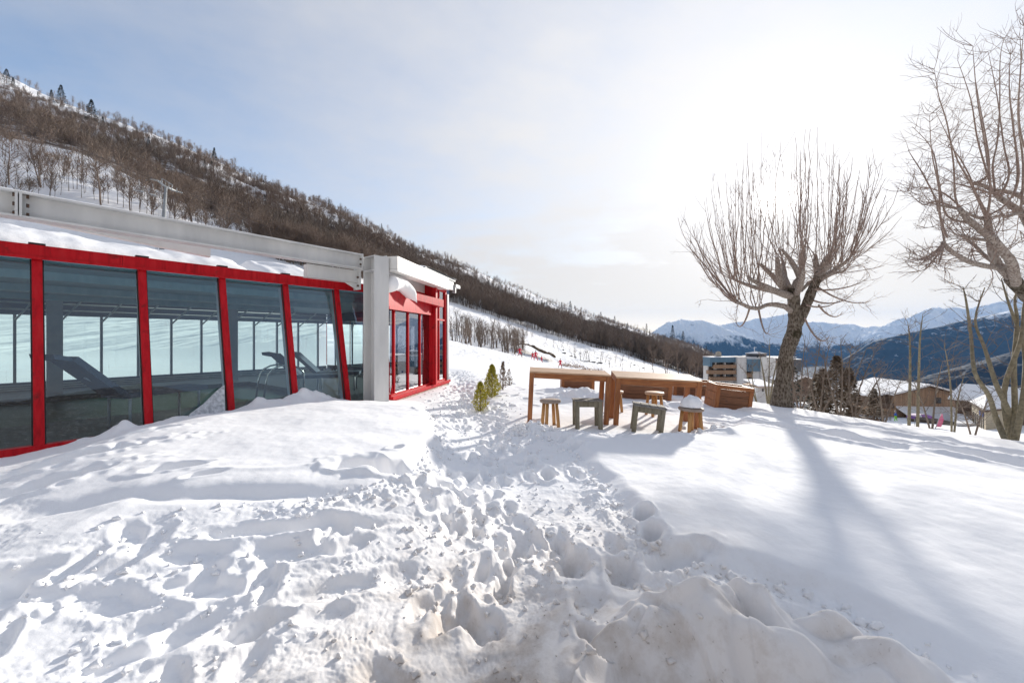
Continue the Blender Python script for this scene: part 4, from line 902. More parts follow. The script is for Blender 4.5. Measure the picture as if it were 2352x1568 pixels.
def knobby(b, pts, r, n, mat, R_, amp=.08, cap=True):
    "bark surface: an uneven tapering tube"
    b0 = len(b.v); b.tube(pts, r, n, mat, cap); m = len(pts)
    for i in range(m):
        for k in range(n):
            j = b0+i*n+k; c = Vector(pts[i]); v = Vector(b.v[j]); f = 1+amp*nz(k*1.9+i*.37, i*.6+k*.21, 420)+amp*.6*R_.uniform(-1,1)
            b.v[j] = tuple(c+(v-c)*f)
R1 = random.Random(21); YT = 12.2
base = P(1791, 930, YT); base.z = gz(base.x, base.y)-.25
ash = empty('pollarded_tree', base, 'big leafless pollarded ash with a leaning mossy trunk beside the wooden planter', 'tree')
def T(x, y, dy=0.): return P(x, y, YT+dy)
tb = MB()
knobby(tb, smoothpath([base+Vector((-.03,0,0)), T(1793,915), T(1799,870), T(1806,815), T(1815,785), T(1823,765), T(1826,735), T(1824,705), T(1823,682), T(1824,662,-.05)], 5), lerpr([.31,.25,.205,.195,.20,.205,.18,.165,.165,.17], 46), 18, 0, R1, .07)
knobby(tb, smoothpath([T(1829,748), T(1840,728), T(1852,700), T(1863,672), T(1874,648), T(1884,626)], 4), lerpr([.16,.14,.13,.135,.12,.12], 21), 14, 0, R1, .09)
knobby(tb, smoothpath([base+Vector((.17,-.10,.0)), base+Vector((.21,-.13,.25)), base+Vector((.22,-.06,.55)), base+Vector((.17,0,.9))], 3), lerpr([.13,.11,.08,.03], 10), 9, 0, R1, .1)
tb.build('trunk', [M['bark']], ash)
limbs = [  # (points with depth offsets, radii)
 ([(1824,668,0),(1832,650,.1),(1840,636,.15),(1841,610,.2),(1844,575,.25)], [.14,.13,.11,.10,.075]),
 ([(1838,640,.1),(1828,618,-.1),(1816,598,-.25),(1806,585,-.3),(1796,573,-.35)], [.09,.075,.065,.055,.045]),
 ([(1822,672,0),(1804,664,.15),(1789,648,.2),(1775,634,.25),(1762,622,.3),(1746,606,.35)], [.12,.11,.10,.085,.075,.06]),
 ([(1800,662,.1),(1792,645,-.1),(1787,618,-.2),(1785,590,-.25)], [.095,.09,.08,.06]),
 ([(1812,660,0),(1804,640,.5),(1800,618,.8),(1798,598,1.0)], [.085,.075,.07,.05]),
 ([(1818,680,0),(1790,672,-.3),(1754,657,-.6),(1735,647,-.7),(1719,638,-.8)], [.11,.10,.085,.07,.06]),
 ([(1805,676,0),(1770,668,.5),(1735,660,.8),(1700,648,1.0),(1684,640,1.1)], [.08,.07,.065,.055,.045]),
 ([(1818,716,0),(1806,706,-.2),(1785,700,-.4),(1762,700,-.5),(1742,708,-.6),(1722,706,-.65),(1704,698,-.7),(1690,694,-.7)], [.085,.08,.075,.07,.07,.065,.06,.05]),
 ([(1876,645,0),(1878,625,.2),(1874,605,.3),(1873,586,.35)], [.11,.10,.085,.06]),
 ([(1884,628,0),(1892,608,-.2),(1898,595,-.25),(1906,583,-.3)], [.10,.09,.08,.06]),
 ([(1880,640,0),(1905,627,-.4),(1931,611,-.7),(1954,590,-.9)], [.07,.06,.05,.035]),
 ([(1870,655,0),(1890,640,.6),(1915,628,1.1),(1940,622,1.5)], [.07,.06,.05,.04]),
 ([(1840,668,0),(1858,650,.1),(1880,640,.1)], [.05,.05,.05]),
 ([(1828,676,0),(1836,660,-.7),(1842,640,-1.2),(1846,618,-1.5)], [.09,.08,.07,.05]),
 ([(1880,630,0),(1894,622,-.9),(1905,606,-1.4)], [.08,.06,.05]),
]
lb = MB(); ends = []
for pts, rr_ in [(p_, [q*(1 if k_ in (0,1,2) else .8) for k_, q in enumerate(r_)]) for p_, r_ in limbs]:
    pp = smoothpath([T(*p) for p in pts], 4); rl = lerpr(rr_, len(pp)); knobby(lb, pp, rl, 10, 0, R1, .09)
    ends.append((pp, rl))
lb.build('limb', [M['limb']], ash)
tipsD = [(1557,500),(1571,503),(1590,520),(1617,461),(1635,388),(1650,430),(1665,388),(1690,410),(1731,395),(1745,372),(1760,366),(1790,345),(1827,316),(1850,297),(1877,292),(1896,327),(1906,355),(1925,375),(1958,362),(1975,390),(1997,362),(2015,440),(2033,462),(2020,500),(1990,470),(1605,580),(1585,545),(1700,450),(1800,400),(1780,430),(1860,390),(1890,400),(1930,430),(1950,440),(1970,480),(1715,480),(1660,500),(1640,470),(1840,350),(1915,330),(1770,390),(1948,400),(1985,430),(1880,350),(1680,470),(2031,610),(2010,560),(2000,600)]
cb_ = MB(); R2 = random.Random(31)
def shoot(p, tip, r, side=1.0, sub=True, droop=0.):
    d = tip-p; h = Vector((d.x, d.y, 0)); ln = d.length
    k_ = R2.uniform(0,.7); c1 = p+h*(.42+.10*k_)+Vector((0,0,d.z*(.22-.08*k_)-droop)); c2 = p+h*(.76+.10*k_)+Vector((0,0,d.z*(.62-.10*k_)))
    pts = bez(p, c1, c2, tip, 12); pts = [q+Vector((R2.gauss(0,.012), R2.gauss(0,.012), 0))*ln*.35 if 0 < i < 11 else q for i, q in enumerate(pts)]
    cb_.tube(pts, lerpr([r, r*.85, r*.65, r*.35], 12), 5 if r > .018 else 4, 0, cap=False)
    if sub:
        for k in range(R2.randint(3,7)):
            i = R2.randint(3, 10); t = (pts[i+1]-pts[i]).normalized(); s_ = Vector((R2.gauss(0,1), R2.gauss(0,1), R2.gauss(0,.4))); s_ = (s_-t*s_.dot(t)).normalized()
            twig(cb_, pts[i], t*.9+s_*.5, R2.uniform(.25,.75), .006, R2, 1 if R2.random() < .4 else 0, .3, 0, .09, (1,3), 4)
def pick(tip):
    best = None
    for pp, rl in ends:
        for i in range(len(pp)//3, len(pp)):
            q = pp[i]; d = tip-q
            if d.z < .2: continue
            s_ = abs(d.x)*1.0+abs(d.y)*.8+R2.uniform(0,.9)+max(0, 1.5-d.z)
            if best is None or s_ < best[0]: best = (s_, q, rl[i])
    return best
for x, y_ in tipsD:
    tip = T(x, y_, R2.uniform(-2.2,2.2)); b_ = pick(tip)
    if b_: shoot(b_[1], tip, R2.uniform(.011,.017))
for k in range(95):     # the rest of the crown, all round the head
    a = R2.uniform(0, 2*math.pi); e_ = R2.uniform(.18, 1.35); rad = R2.uniform(2.1, 3.05)
    c = T(1803, 640); tip = c+Vector((math.cos(a)*math.cos(e_)*rad*1.0, math.sin(a)*math.cos(e_)*rad*.95, .3+math.sin(e_)*rad*1.42)); b_ = pick(tip)
    if b_: shoot(b_[1], tip, R2.uniform(.009,.015))
# drooping, twisted lower twigs
for pp, rl in ends:
    for k in range(5):
        i = R2.randint(len(pp)//3, len(pp)-1); t = (pp[min(i+1,len(pp)-1)]-pp[i-1]).normalized(); s_ = Vector((R2.gauss(0,1), R2.gauss(0,1), R2.gauss(-.2,.5)))
        twig(cb_, pp[i], t*.6+s_.normalized()*.8, R2.uniform(.5,1.5), .010, R2, 2, .05, 0, .28, (2,4), 6)
for x0, y0_, x1, y1_, dr in [(1692,694,1576,560,.0),(1692,694,1600,555,.2),(1722,706,1690,735,.5),(1742,708,1765,760,.4),(1704,698,1640,640,.3),(1880,700,1935,715,.35),(1868,690,1960,672,.3),(1848,730,1905,770,.5),(1850,700,1925,690,.2),(1870,665,1990,640,.2),(1880,660,2000,690,.3)]:
    a = T(x0, y0_, -.3); b_ = T(x1, y1_, R2.uniform(-1,.6)); m1 = a+(b_-a)*.4-Vector((0,0,dr)); m2 = a+(b_-a)*.85-Vector((0,0,dr*.8)); pts = bez(a, m1, m2, b_, 12)
    cb_.tube(pts, lerpr([.03,.02,.006], 12), 5, 0, cap=False)
    for k in range(7): i = R2.randint(3, 11); twig(cb_, pts[i], (pts[i]-pts[i-1]).normalized()+Vector((R2.gauss(0,.7),R2.gauss(0,.7),R2.gauss(.3,.5))), R2.uniform(.3,.9), .006, R2, 1, .2, 0, .2, (1,3), 5)
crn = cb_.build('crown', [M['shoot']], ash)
# -- tree cut by the right edge
R3 = random.Random(41); YR = 8.2
rb = P(2470, 1010, YR); rb.z = gz(rb.x, rb.y)-.3
rt = empty('large_bare_tree', rb, 'large leafless tree leaning in from beyond the right edge, grey bark', 'tree')
def TR(x, y, dy=0.): return P(x, y, YR+dy)
tb = MB(); knobby(tb, smoothpath([rb, TR(2472,950), TR(2462,860), TR(2432,770), TR(2395,712), TR(2351,668), TR(2321,637)], 5), lerpr([.28,.24,.20,.17,.145,.125,.11], 31), 14, 0, R3, .07); tb.build('trunk', [M['bark']], rt)
lr_ = [([(2325,640,0),(2306,620,0),(2290,606,0),(2282,585,0),(2275,552,0),(2270,520,.1),(2267,491,.2)], [.11,.105,.10,.09,.085,.075,.06]),
 ([(2335,655,0),(2328,622,-.3),(2321,599,-.4),(2302,575,-.5),(2283,552,-.55),(2255,530,-.6),(2221,502,-.7),(2205,480,-.8)], [.10,.10,.095,.09,.08,.07,.06,.05]),
 ([(2300,616,0),(2283,614,-.2),(2258,610,-.4),(2229,602,-.6),(2205,590,-.7),(2179,572,-.8),(2165,556,-.85)], [.07,.065,.06,.055,.05,.045,.04]),
 ([(2290,606,0),(2265,590,.3),(2240,565,.6),(2222,552,.8)], [.05,.045,.04,.035]),
 ([(2275,552,0),(2252,550,-.3),(2225,548,-.5),(2210,540,-.6)], [.045,.04,.035,.03]),
 ([(2420,750,0),(2400,640,.5),(2380,560,.7),(2351,495,.8),(2322,472,.9),(2298,456,1.0),(2279,437,1.05),(2255,425,1.1),(2233,421,1.1)], [.12,.11,.10,.085,.075,.07,.06,.05,.04]),
 ([(2380,540,.7),(2360,470,.6),(2340,450,.5),(2310,440,.4),(2285,437,.4)], [.07,.06,.055,.05,.04]),
 ([(2430,770,0),(2450,650,-.2),(2440,540,-.3),(2420,430,-.3)], [.13,.12,.10,.07]),
 ([(2351,495,.8),(2336,490,.5),(2310,498,.3),(2300,490,.2)], [.05,.045,.04,.03]),
 ([(2267,505,.2),(2240,498,.0),(2200,480,-.2),(2160,472,-.4)], [.04,.035,.03,.025])]
lb = MB(); ends = []
for pts, rr_ in [(p_, [q*.8 for q in r_]) for p_, r_ in lr_]:
    pp = smoothpath([TR(*p) for p in pts], 4); rl = lerpr(rr_, len(pp)); knobby(lb, pp, rl, 9, 0, R3, .08); ends.append((pp, rl))
lb.build('limb', [M['limb']], rt)
cb_ = MB(); R2 = R3
ups = [((2210,495),(2194,452),(2190,375),(2175,283),(2156,221),(2146,159)), ((2170,560),(2152,468),(2121,402),(2095,360),(2086,345)), ((2222,512),(2175,495),(2159,433),(2148,367),(2132,329),(2094,290)),
 ((2175,545),(2160,500),(2156,430),(2140,350),(2135,265)), ((2267,505),(2229,421),(2200,370),(2185,330),(2150,260)), ((2268,495),(2275,430),(2262,330),(2244,221),(2234,106)), ((2279,440),(2268,400),(2245,320),(2230,230),(2200,140)),
 ((2285,437),(2280,380),(2290,330),(2296,250),(2297,140),(2305,90)), ((2300,445),(2318,400),(2305,330),(2290,220),(2270,120)), ((2325,455),(2340,400),(2328,300),(2318,200),(2322,110)), ((2345,480),(2350,380),(2338,260),(2345,150),(2342,75)),
 ((2233,421),(2262,410),(2272,380),(2265,320),(2252,250),(2240,180)), ((2267,491),(2240,440),(2225,400),(2195,350),(2165,330)), ((2260,500),(2310,470),(2335,420),(2333,340),(2325,250)), ((2221,502),(2200,470),(2160,440),(2110,430),(2085,440)),
 ((2205,482),(2150,462),(2120,470),(2085,440)), ((2300,450),(2262,440),(2230,430),(2190,420),(2150,400)), ((2350,470),(2380,380),(2370,250),(2360,120)), ((2420,430),(2430,300),(2420,160),(2410,60)), ((2400,440),(2350,330),(2340,230),(2352,60))]
for q, pl in enumerate(ups):
    dy = R3.uniform(-1.2,1.2); pts = smoothpath([TR(x, y_, dy*(.3+.7*i/len(pl))) for i, (x, y_) in enumerate(pl)], 4)
    cb_.tube(pts, lerpr([.021,.016,.011,.003], len(pts)), 6, 0, cap=False)
    for k in range(26):
        i = R3.randint(2, len(pts)-1); t = (pts[i]-pts[i-1]).normalized(); s_ = Vector((R3.gauss(0,1), R3.gauss(0,1), R3.gauss(.1,.5))); s_ = (s_-t*s_.dot(t)).normalized()
        twig(cb_, pts[i], t*.5+s_*.8, R3.uniform(.25,.75), .0050, R3, 1, .25, 0, .14, (2,4), 5)
for pp, rl in ends:
    for k in range(12):
        i = R3.randint(len(pp)//4, len(pp)-1); s_ = Vector((R3.gauss(-.3,1), R3.gauss(0,1), R3.gauss(.2,.6)))
        twig(cb_, pp[i], s_.normalized(), R3.uniform(.4,1.2), .010, R3, 2, .2, 0, .2, (2,4), 6)
for tip in [(2090,600),(2105,620),(2080,590),(2130,590),(2115,605),(2150,600),(2140,575),(2100,580)]:
    a = TR(2168,558,-.85); b_ = TR(*tip, R3.uniform(-1.3,-.4)); pts = bez(a, a+(b_-a)*.3+Vector((0,0,-.15)), a+(b_-a)*.7+Vector((0,0,-.25)), b_, 10); cb_.tube(pts, lerpr([.018,.006], 10), 4, 0, cap=False)
    for k in range(10): i = R3.randint(3, 9); twig(cb_, pts[i], (b_-a).normalized()*.5+Vector((R3.gauss(0,.6),R3.gauss(0,.6),R3.gauss(.3,.5))), R3.uniform(.2,.5), .006, R3, 1, .1, 0, .2, (1,3), 4)
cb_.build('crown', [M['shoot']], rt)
# -- young multi-stemmed trees along the edge
def young(label, stems, Y, name='young_tree', cat='tree', r0=.055, side=9, sub=(.5,1.3), seed=1, m='sapling', dep=2, group=None, tw=.008):
    R_ = random.Random(seed); p0 = P(stems[0][0][0], stems[0][0][1], Y); p0.z = gz(p0.x, p0.y)-.2
    e = empty(name, p0, label, cat, group)
    for st_ in stems:
        pl = [P(x, y_, Y+R_.uniform(-.25,.25)) for x, y_ in st_]; pl[0].z = min(pl[0].z, gz(pl[0].x, pl[0].y)-.1); pts = smoothpath(pl, 4); b = MB()
        b.tube(pts, lerpr([r0, r0*.8, r0*.5, r0*.15], len(pts)), 8, 0, cap=False); b.build('stem', [M[m]], e)
    b = MB()
    for st_ in stems:
        pts = smoothpath([P(x, y_, Y) for x, y_ in st_], 4)
        for k in range(side):
            i = R_.randint(len(pts)//4, len(pts)-1); s_ = Vector((R_.gauss(0,1), R_.gauss(0,1), R_.uniform(.2,1.1)))
            twig(b, pts[i], s_.normalized(), R_.uniform(*sub)*(1.15-.6*i/len(pts)), tw, R_, dep, .3, 0, .13, (2,4), 5)
    b.build('crown', [M['twig']], e); return e
young('young tree with several smooth greenish stems at the right edge of the snow', [[(2329,1013),(2331,934),(2329,842),(2336,737),(2331,690),(2345,640)], [(2313,1009),(2288,961),(2271,908),(2239,855),(2230,770),(2219,691),(2212,660)], [(2320,1010),(2318,951),(2288,882),(2262,800),(2240,735),(2262,660)], [(2322,1010),(2306,900),(2345,780),(2352,700),(2372,640)], [(2330,1012),(2352,900),(2352,800),(2318,700),(2300,640)]], 9.3, seed=3, side=12, r0=.06)
young('pair of slim straight saplings standing before the wooden chalet', [[(2087,972),(2090,880),(2090,786),(2085,740)], [(2107,972),(2110,880),(2113,780),(2120,720)]], 13.5, seed=5, r0=.05, side=16, sub=(.4,1.1))
young('thin sapling in front of the yellow building, leaning branches', [[(2186,985),(2184,900),(2176,830),(2168,790)], [(2190,985),(2200,920),(2215,860)]], 12.5, seed=6, r0=.03, side=14)
young('thin forked sapling in front of the pale hotel', [[(1765,925),(1766,880),(1767,835),(1768,775)], [(1765,890),(1752,850),(1745,815)], [(1766,890),(1780,850),(1800,800)]], 15, seed=7, r0=.035, side=8, sub=(.3,.9))
young('small crooked sapling between planter and hotel', [[(1740,920),(1722,880),(1712,850)], [(1740,920),(1728,870),(1730,835)]], 15, seed=8, r0=.025, side=7, sub=(.3,.7))
bushes = [(1835,955,[(1838,950),(1842,860),(1850,770)],[(1838,950),(1870,860),(1885,780)],[(1836,950),(1820,870),(1828,800)]), (1880,962,[(1882,960),(1892,870),(1905,790)],[(1882,960),(1860,880),(1850,820)],[(1882,960),(1920,890),(1965,800)]),
 (1930,968,[(1930,966),(1935,860),(1930,780)],[(1930,966),(1960,880),(1990,800)],[(1930,966),(1905,880),(1890,810)]), (1965,972,[(1962,970),(1975,890),(2010,810)],[(1962,970),(1950,880),(1955,800)],[(1962,970),(2000,900),(2040,840)]),
 (2030,980,[(2030,978),(2020,900),(2005,850)],[(2030,978),(2050,920),(2070,870)]), (2140,990,[(2140,990),(2150,900),(2165,830)],[(2140,990),(2120,930),(2100,880)]), (2235,1000,[(2235,1000),(2215,950),(2190,900)],[(2235,1000),(2255,950),(2280,900)])]
wh = ['just right of the big pollarded tree','second along the snow edge from the big pollarded tree','in front of the browned firs, third from the big tree','left of the wooden chalet, widely spread','at the left corner of the wooden chalet','between chalet and yellow building, low','before the yellow building, low and spread']
for k, (bx, by, *stm) in enumerate(bushes):
    young('bare many-stemmed shrub '+wh[k], list(stm), 13.5-.3*k, 'bare_shrub', 'shrub', .028, 13, (.4,1.2), 50+k, 'twig', 2, 'bare shrubs along the edge of the snow')
# -- small ornamental conifers beside the path
def ornament(p, h, w, label, m, seed, dens=1.0, name='dwarf_conifer', forks=1):
    R_ = random.Random(seed); p = Vector(p); p.z = gz(p.x, p.y)-.04; e = empty(name, p, label, 'conifer')
    b = MB(); b.tube([p, p+Vector((.01,0,h*.5)), p+Vector((0,0,h*.97))], [.022,.016,.004], 6)
    for k in range(int(26*h)+8):
        q = R_.uniform(.08,.9); a = R_.uniform(0,6.28); l_ = w*.5*(1-q)**.8*1.0+.03; b.tube([p+Vector((0,0,h*q)), p+Vector((math.cos(a)*l_, math.sin(a)*l_, h*q+l_*.7))], [.006,.002], 3, cap=False)
    b.build('trunk', [M['twig']], e)
    f = MB()
    for k in range(int(2600*dens*h*w)+int(500*dens)):
        q = R_.random()**.85; prof = (math.sin(min(1, (q+.06)*2.4)*1.57))*(1-q)**.75; a = R_.uniform(0, 6.28); rad = w*.55*prof*math.sqrt(R_.uniform(.12,1))*(1+.35*nz(a*1.4+seed, q*5, 440))
        c = p+Vector((math.cos(a)*rad, math.sin(a)*rad, h*(.06+.94*q))); s_ = R_.uniform(.018,.045)
        d = Vector((math.cos(a)*.6+R_.gauss(0,.5), math.sin(a)*.6+R_.gauss(0,.5), .8+R_.gauss(0,.3))).normalized()*s_*1.6; t = Vector((R_.gauss(0,1),R_.gauss(0,1),R_.gauss(0,1))).normalized()*s_*.45
        f.add([c-t*.4, c+d*.5-t, c+d, c+d*.5+t], [(0,1,2,3)])
    f.build('foliage', [M[m]], e); return e
def foot_at(x, y, Y): q = P(x, y, Y); return (q.x, q.y)
ornament((*foot_at(1103,934,10.2),0), .78, .50, 'small golden green conifer beside the path, the shortest of the row', 'thuja', 61, 1.0)
ornament((*foot_at(1130,909,12.0),0), 1.02, .60, 'bushy golden green conifer beside the path, fullest of the row', 'thuja', 62, 1.5)
ornament((*foot_at(1155,893,13.6),0), .98, .36, 'browned thin conifer behind the bushy green one', 'thuja2', 63, .45)
ornament((*foot_at(1169,872,15.6),0), .72, .30, 'bare dry conifer farthest along the path row', 'thuja2', 64, .22)
# ------------------------------------------------------------------ the wood on the slope
def bare_tree_mesh(name, seed, h=10.5, dense=1.0, m=('woods','twig'), split=False):
    R_ = random.Random(seed); b = MB(); tk = MB() if split else b; lean_ = Vector((R_.gauss(0,.05), R_.gauss(0,.05), 1)); nst = R_.choice((1,1,2)); 
    for st_ in range(nst):
        l2 = (lean_+Vector((R_.gauss(0,.10), R_.gauss(0,.10), 0))*(nst-1)).normalized(); hh = h*R_.uniform(.82,1.0)
        pts = [Vector((.25*st_,0,-.6))]
        for i in range(7): l2 = (l2+Vector((R_.gauss(0,.05),R_.gauss(0,.05),.03))).normalized(); pts.append(pts[-1]+l2*(hh+.6)/7)
        tk.tube(pts, lerpr([.15,.12,.07,.02], 8), 5, 0, cap=False)
        for k in range(int(15*dense)):
            q = R_.uniform(.22,.97); i = min(6, int(q*7)); p = pts[i].lerp(pts[i+1], q*7-i); a = R_.uniform(0,6.28); ln = h*.36*(1.15-q)*R_.uniform(.7,1.2)+.6
            d = Vector((math.cos(a), math.sin(a), R_.uniform(.55,1.3))); bp = [p]
            dd = d.normalized()
            for s_ in range(4): dd = (dd+Vector((R_.gauss(0,.12),R_.gauss(0,.12),.14))).normalized(); bp.append(bp[-1]+dd*ln/4)
            b.tube(bp, lerpr([.045,.012], 5), 3, 0, cap=False)
            for kk in range(int(12*dense)):
                j = R_.randint(1,4); t = (bp[j]-bp[j-1]).normalized(); s2 = Vector((R_.gauss(0,1),R_.gauss(0,1),R_.gauss(.25,.5))).normalized(); e_ = (t*.8+s2*.7).normalized()*R_.uniform(.5,1.5)
                w = e_.cross(Vector((R_.gauss(0,1),R_.gauss(0,1),R_.gauss(0,1)))).normalized()*.024
                b.add([bp[j]-w, bp[j]+w, bp[j]+e_*.6+w*.5, bp[j]+e_], [(0,1,2,3)], 1)
                for k3 in range(2):
                    o_ = bp[j]+e_*R_.uniform(.3,.8); e3 = (e_.normalized()*.7+Vector((R_.gauss(0,.7),R_.gauss(0,.7),R_.gauss(.2,.5))))*R_.uniform(.3,.7); b.add([o_-w*.6, o_+w*.6, o_+e3], [(0,1,2)], 1)
    if split: return tk.mesh('trunk', [M[m[0]]]), b.mesh('crown', [M[m[0]], M[m[1]]])
    return b.mesh(name, [M[m[0]], M[m[1]]])
VAR = [bare_tree_mesh('bare_tree', 100+k, 10.5, 1.0) for k in range(5)]+[bare_tree_mesh('bare_tree', 130+k, 9, 1.25, ('woods','woodsb')) for k in range(2)]
BIR = [bare_tree_mesh('thin_birch', 160+k, 5.0, .55) for k in range(3)]
def conifer_mesh(name, seed, h=10., w=.21, m='conifer', n=900):
    R_ = random.Random(seed); b = MB(); b.tube([Vector((0,0,-.5)), Vector((0,0,h*.96))], [h*.02, .01], 5, 1)
    for k in range(n):
        q = R_.uniform(.05,1)**.9; tier = .72+.28*abs(math.sin(q*22+R_.uniform(-.3,.3))); rad = h*w*(1-q)**.9*tier+.05; a = R_.uniform(0,6.28); rr_ = rad*math.sqrt(R_.uniform(.15,1))
        c = Vector((math.cos(a)*rr_, math.sin(a)*rr_, h*q)); o_ = Vector((math.cos(a), math.sin(a), R_.uniform(-.55,.05)))*R_.uniform(.25,.6)*h*.07; t = Vector((-math.sin(a), math.cos(a), R_.gauss(0,.3)))*h*.016
        b.add([c-t, c+t, c+o_+t*.3, c+o_-t*.3], [(0,1,2,3)], 0)
    return b.mesh(name, [M[m], M['woods']])
CON = [conifer_mesh('fir_tree', 170+k, 10., .22+.06*k) for k in range(3)]
CONB = [conifer_mesh('browned_fir', 180+k, 10., .27, 'conifer_br', 2300) for k in range(2)]
def inst(name, me_, p, sc, rz, label, cat, group=None):
    o = bpy.data.objects.new(name, me_); COL.objects.link(o); o.location = p; o.scale = sc if hasattr(sc, '__len__') else (sc,)*3; o.rotation_euler = (0,0,rz); return tag(o, label, cat, group)
R4 = random.Random(77)
def density(th, rel, r, x_, y_):
    n = nz(x_/38, y_/38, 501, 3)
    if rel < 0: return 0.
    d = 1.0 if rel < .38 else .30
    if R(-5) < th < R(9) and rel > .46: return .10 if n < .2 else .3
    if th < R(-30) and .30 < rel < .52: d = .55
    if th < R(-33) and rel < .17: d = .16           # open snow with scattered stems above the pool house
    if th > R(20) and rel > .45: d = .9
    return d*(1.0 if n > -.28 else .30)
pts = []; tries = 0
while len(pts) < 17500 and tries < 140000:
    tries += 1
    th = R4.uniform(R(-53.5), R(28)) if tries % 3 else R4.uniform(R(12), R(28)); a, b_ = treeline(th), skyline(th)*1.02; rel = R4.random()**1.35; r = a+(b_-a)*rel
    X_, Y_ = r*math.sin(th), r*math.cos(th)
    if R4.random() < density(th, rel, r, X_, Y_): pts.append((r, th, X_, Y_, rel))
A_ = np.array(pts); zs = snow_z(A_[:,2], A_[:,3]); order = np.argsort(A_[:,0]/np.where(A_[:,4] < .9, 1, 1))
near_i = order[:270]
GW = 'bare trees along the lower edge of the hillside wood'
for i in near_i:
    r, th, X_, Y_, rel = A_[i]; s_ = R4.uniform(.78,1.2)
    inst('bare_tree', VAR[R4.randrange(len(VAR))], (X_, Y_, zs[i]), (s_,s_,s_*R4.uniform(.95,1.15)), R4.uniform(0,6.28), 'leafless brown tree in the front rank of the hillside wood', 'tree', GW)
# big spreading trees standing free above the pool house roof
for k, (x, y_, s_, v) in enumerate([(232,475,1.7,3),(300,492,1.3,1),(95,432,1.25,0),(20,420,1.5,2),(345,510,1.3,4),(440,520,1.3,0),(520,545,1.25,1),(600,575,1.1,2)]):
    p = hit(x, y_, 60); e = empty('bare_tree', p, None, 'tree', None, (0,0,k*1.3)); e.scale = (s_*p.y/118,)*3
    for nm_, me_ in zip(('trunk','crown'), bare_tree_mesh('t', 300+k, 10.5, 1.7, split=True)): link(nm_, me_, None, e)
    e['label'] = ['broad leafless tree standing alone above the middle of the roof','leafless tree between the broad one and the lift pylon','slender leafless tree above the left end of the roof','large leafless tree at the extreme upper left edge','leafless tree touching the left side of the lift pylon','leafless tree just right of the lift pylon','leafless tree above the beam, second right of the pylon','leafless tree above the beam near the right hand lift chairs'][k]
rest = order[270:]
tv = []; tt = []; tm = []
unit = []
def far_tris(R_):
    vs = []; ts = []
    def tri(a, b, c, m): ts.append(((len(vs), len(vs)+1, len(vs)+2), m)); vs.extend([a, b, c])
    h = R_.uniform(5.5, 12); lx, ly = R_.gauss(0,.05), R_.gauss(0,.05); top = np.array([lx*h, ly*h, h])
    w = R_.uniform(.06,.11)
    for a in (0, 1.57): d = np.array([math.cos(a)*w, math.sin(a)*w, 0]); tri(-d-np.array([0,0,.5]), d-np.array([0,0,.5]), top, 0)
    for k in range(74):
        q = R_.uniform(.26,.98)**.75; p = top*q; a = R_.uniform(0,6.28); ln = h*(.33*(1.12-q)+.06)*R_.uniform(.7,1.25); e = np.array([math.cos(a)*ln, math.sin(a)*ln, ln*R_.uniform(.6,1.5)])
        if R_.random() < .55: p = p+e*R_.uniform(.3,.8); e = e*.6+np.array([R_.gauss(0,.6), R_.gauss(0,.6), R_.uniform(.2,.9)])
        s_ = np.array([-math.sin(a), math.cos(a), R_.gauss(0,.4)])*R_.uniform(.045,.08); tri(p-s_, p+s_, p+e, 1)
    return np.array(vs), np.array([t[0] for t in ts]), np.array([t[1] for t in ts])
PROT = [far_tris(random.Random(600+k)) for k in range(24)]
def far_bush(R_):
    vs = []; ts = []
    for k in range(64):
        a = R_.uniform(0,6.28); q = R_.random(); p = np.array([math.cos(a)*q*1.1, math.sin(a)*q*1.1, R_.uniform(-.2,1.6)*(1.1-q*.6)]); ln = R_.uniform(.7,1.7); a2 = a+R_.gauss(0,.7); e = np.array([math.cos(a2)*ln*.55, math.sin(a2)*ln*.55, ln*R_.uniform(.5,1.3)])
        s_ = np.array([-math.sin(a2), math.cos(a2), R_.gauss(0,.4)])*R_.uniform(.04,.075); ts.append((len(vs), len(vs)+1, len(vs)+2)); vs.extend([p-s_, p+s_, p+e])
    return np.array(vs), np.array(ts), np.ones(len(ts), int)
BPROT = [far_bush(random.Random(700+k)) for k in range(10)]
off = 0; VV_, TT_, MM_ = [], [], []
for i in rest:
    r, th, X_, Y_, rel = A_[i]; v, t, m_ = PROT[R4.randrange(24)]; a = R4.uniform(0,6.28); s_ = R4.uniform(.75,1.15)*(1 if rel < .5 else .85); c_, q_ = math.cos(a)*s_, math.sin(a)*s_
    VV_.append(np.stack([v[:,0]*c_-v[:,1]*q_+X_, v[:,0]*q_+v[:,1]*c_+Y_, v[:,2]*s_+zs[i]], -1)); TT_.append(t+off); MM_.append(m_); off += len(v)
bl = []; tries = 0
while len(bl) < 5600 and tries < 60000:
    tries += 1; th = R4.uniform(R(-53.5), R(26)); a, b_ = treeline(th), skyline(th); rel = R4.random()*(.62 if th < R(-5) else .4); r = a+(b_-a)*(rel+.03); X_, Y_ = r*math.sin(th), r*math.cos(th)
    if th < R(-33) and rel < .17 and R4.random() > .08: continue
    if nz(X_/30, Y_/30, 511, 3) > -.05: bl.append((X_, Y_))
B_ = np.array(bl); bz = snow_z(B_[:,0], B_[:,1])
for (X_, Y_), z_ in zip(bl, bz):
    v, t, m_ = BPROT[R4.randrange(10)]; a = R4.uniform(0,6.28); s_ = R4.uniform(.9,1.9); c_, q_ = math.cos(a)*s_, math.sin(a)*s_
    VV_.append(np.stack([v[:,0]*c_-v[:,1]*q_+X_, v[:,0]*q_+v[:,1]*c_+Y_, v[:,2]*s_+z_], -1)); TT_.append(t+off); MM_.append(m_); off += len(v)
me = mesh_np('hillside_wood', np.concatenate(VV_), np.concatenate(TT_))
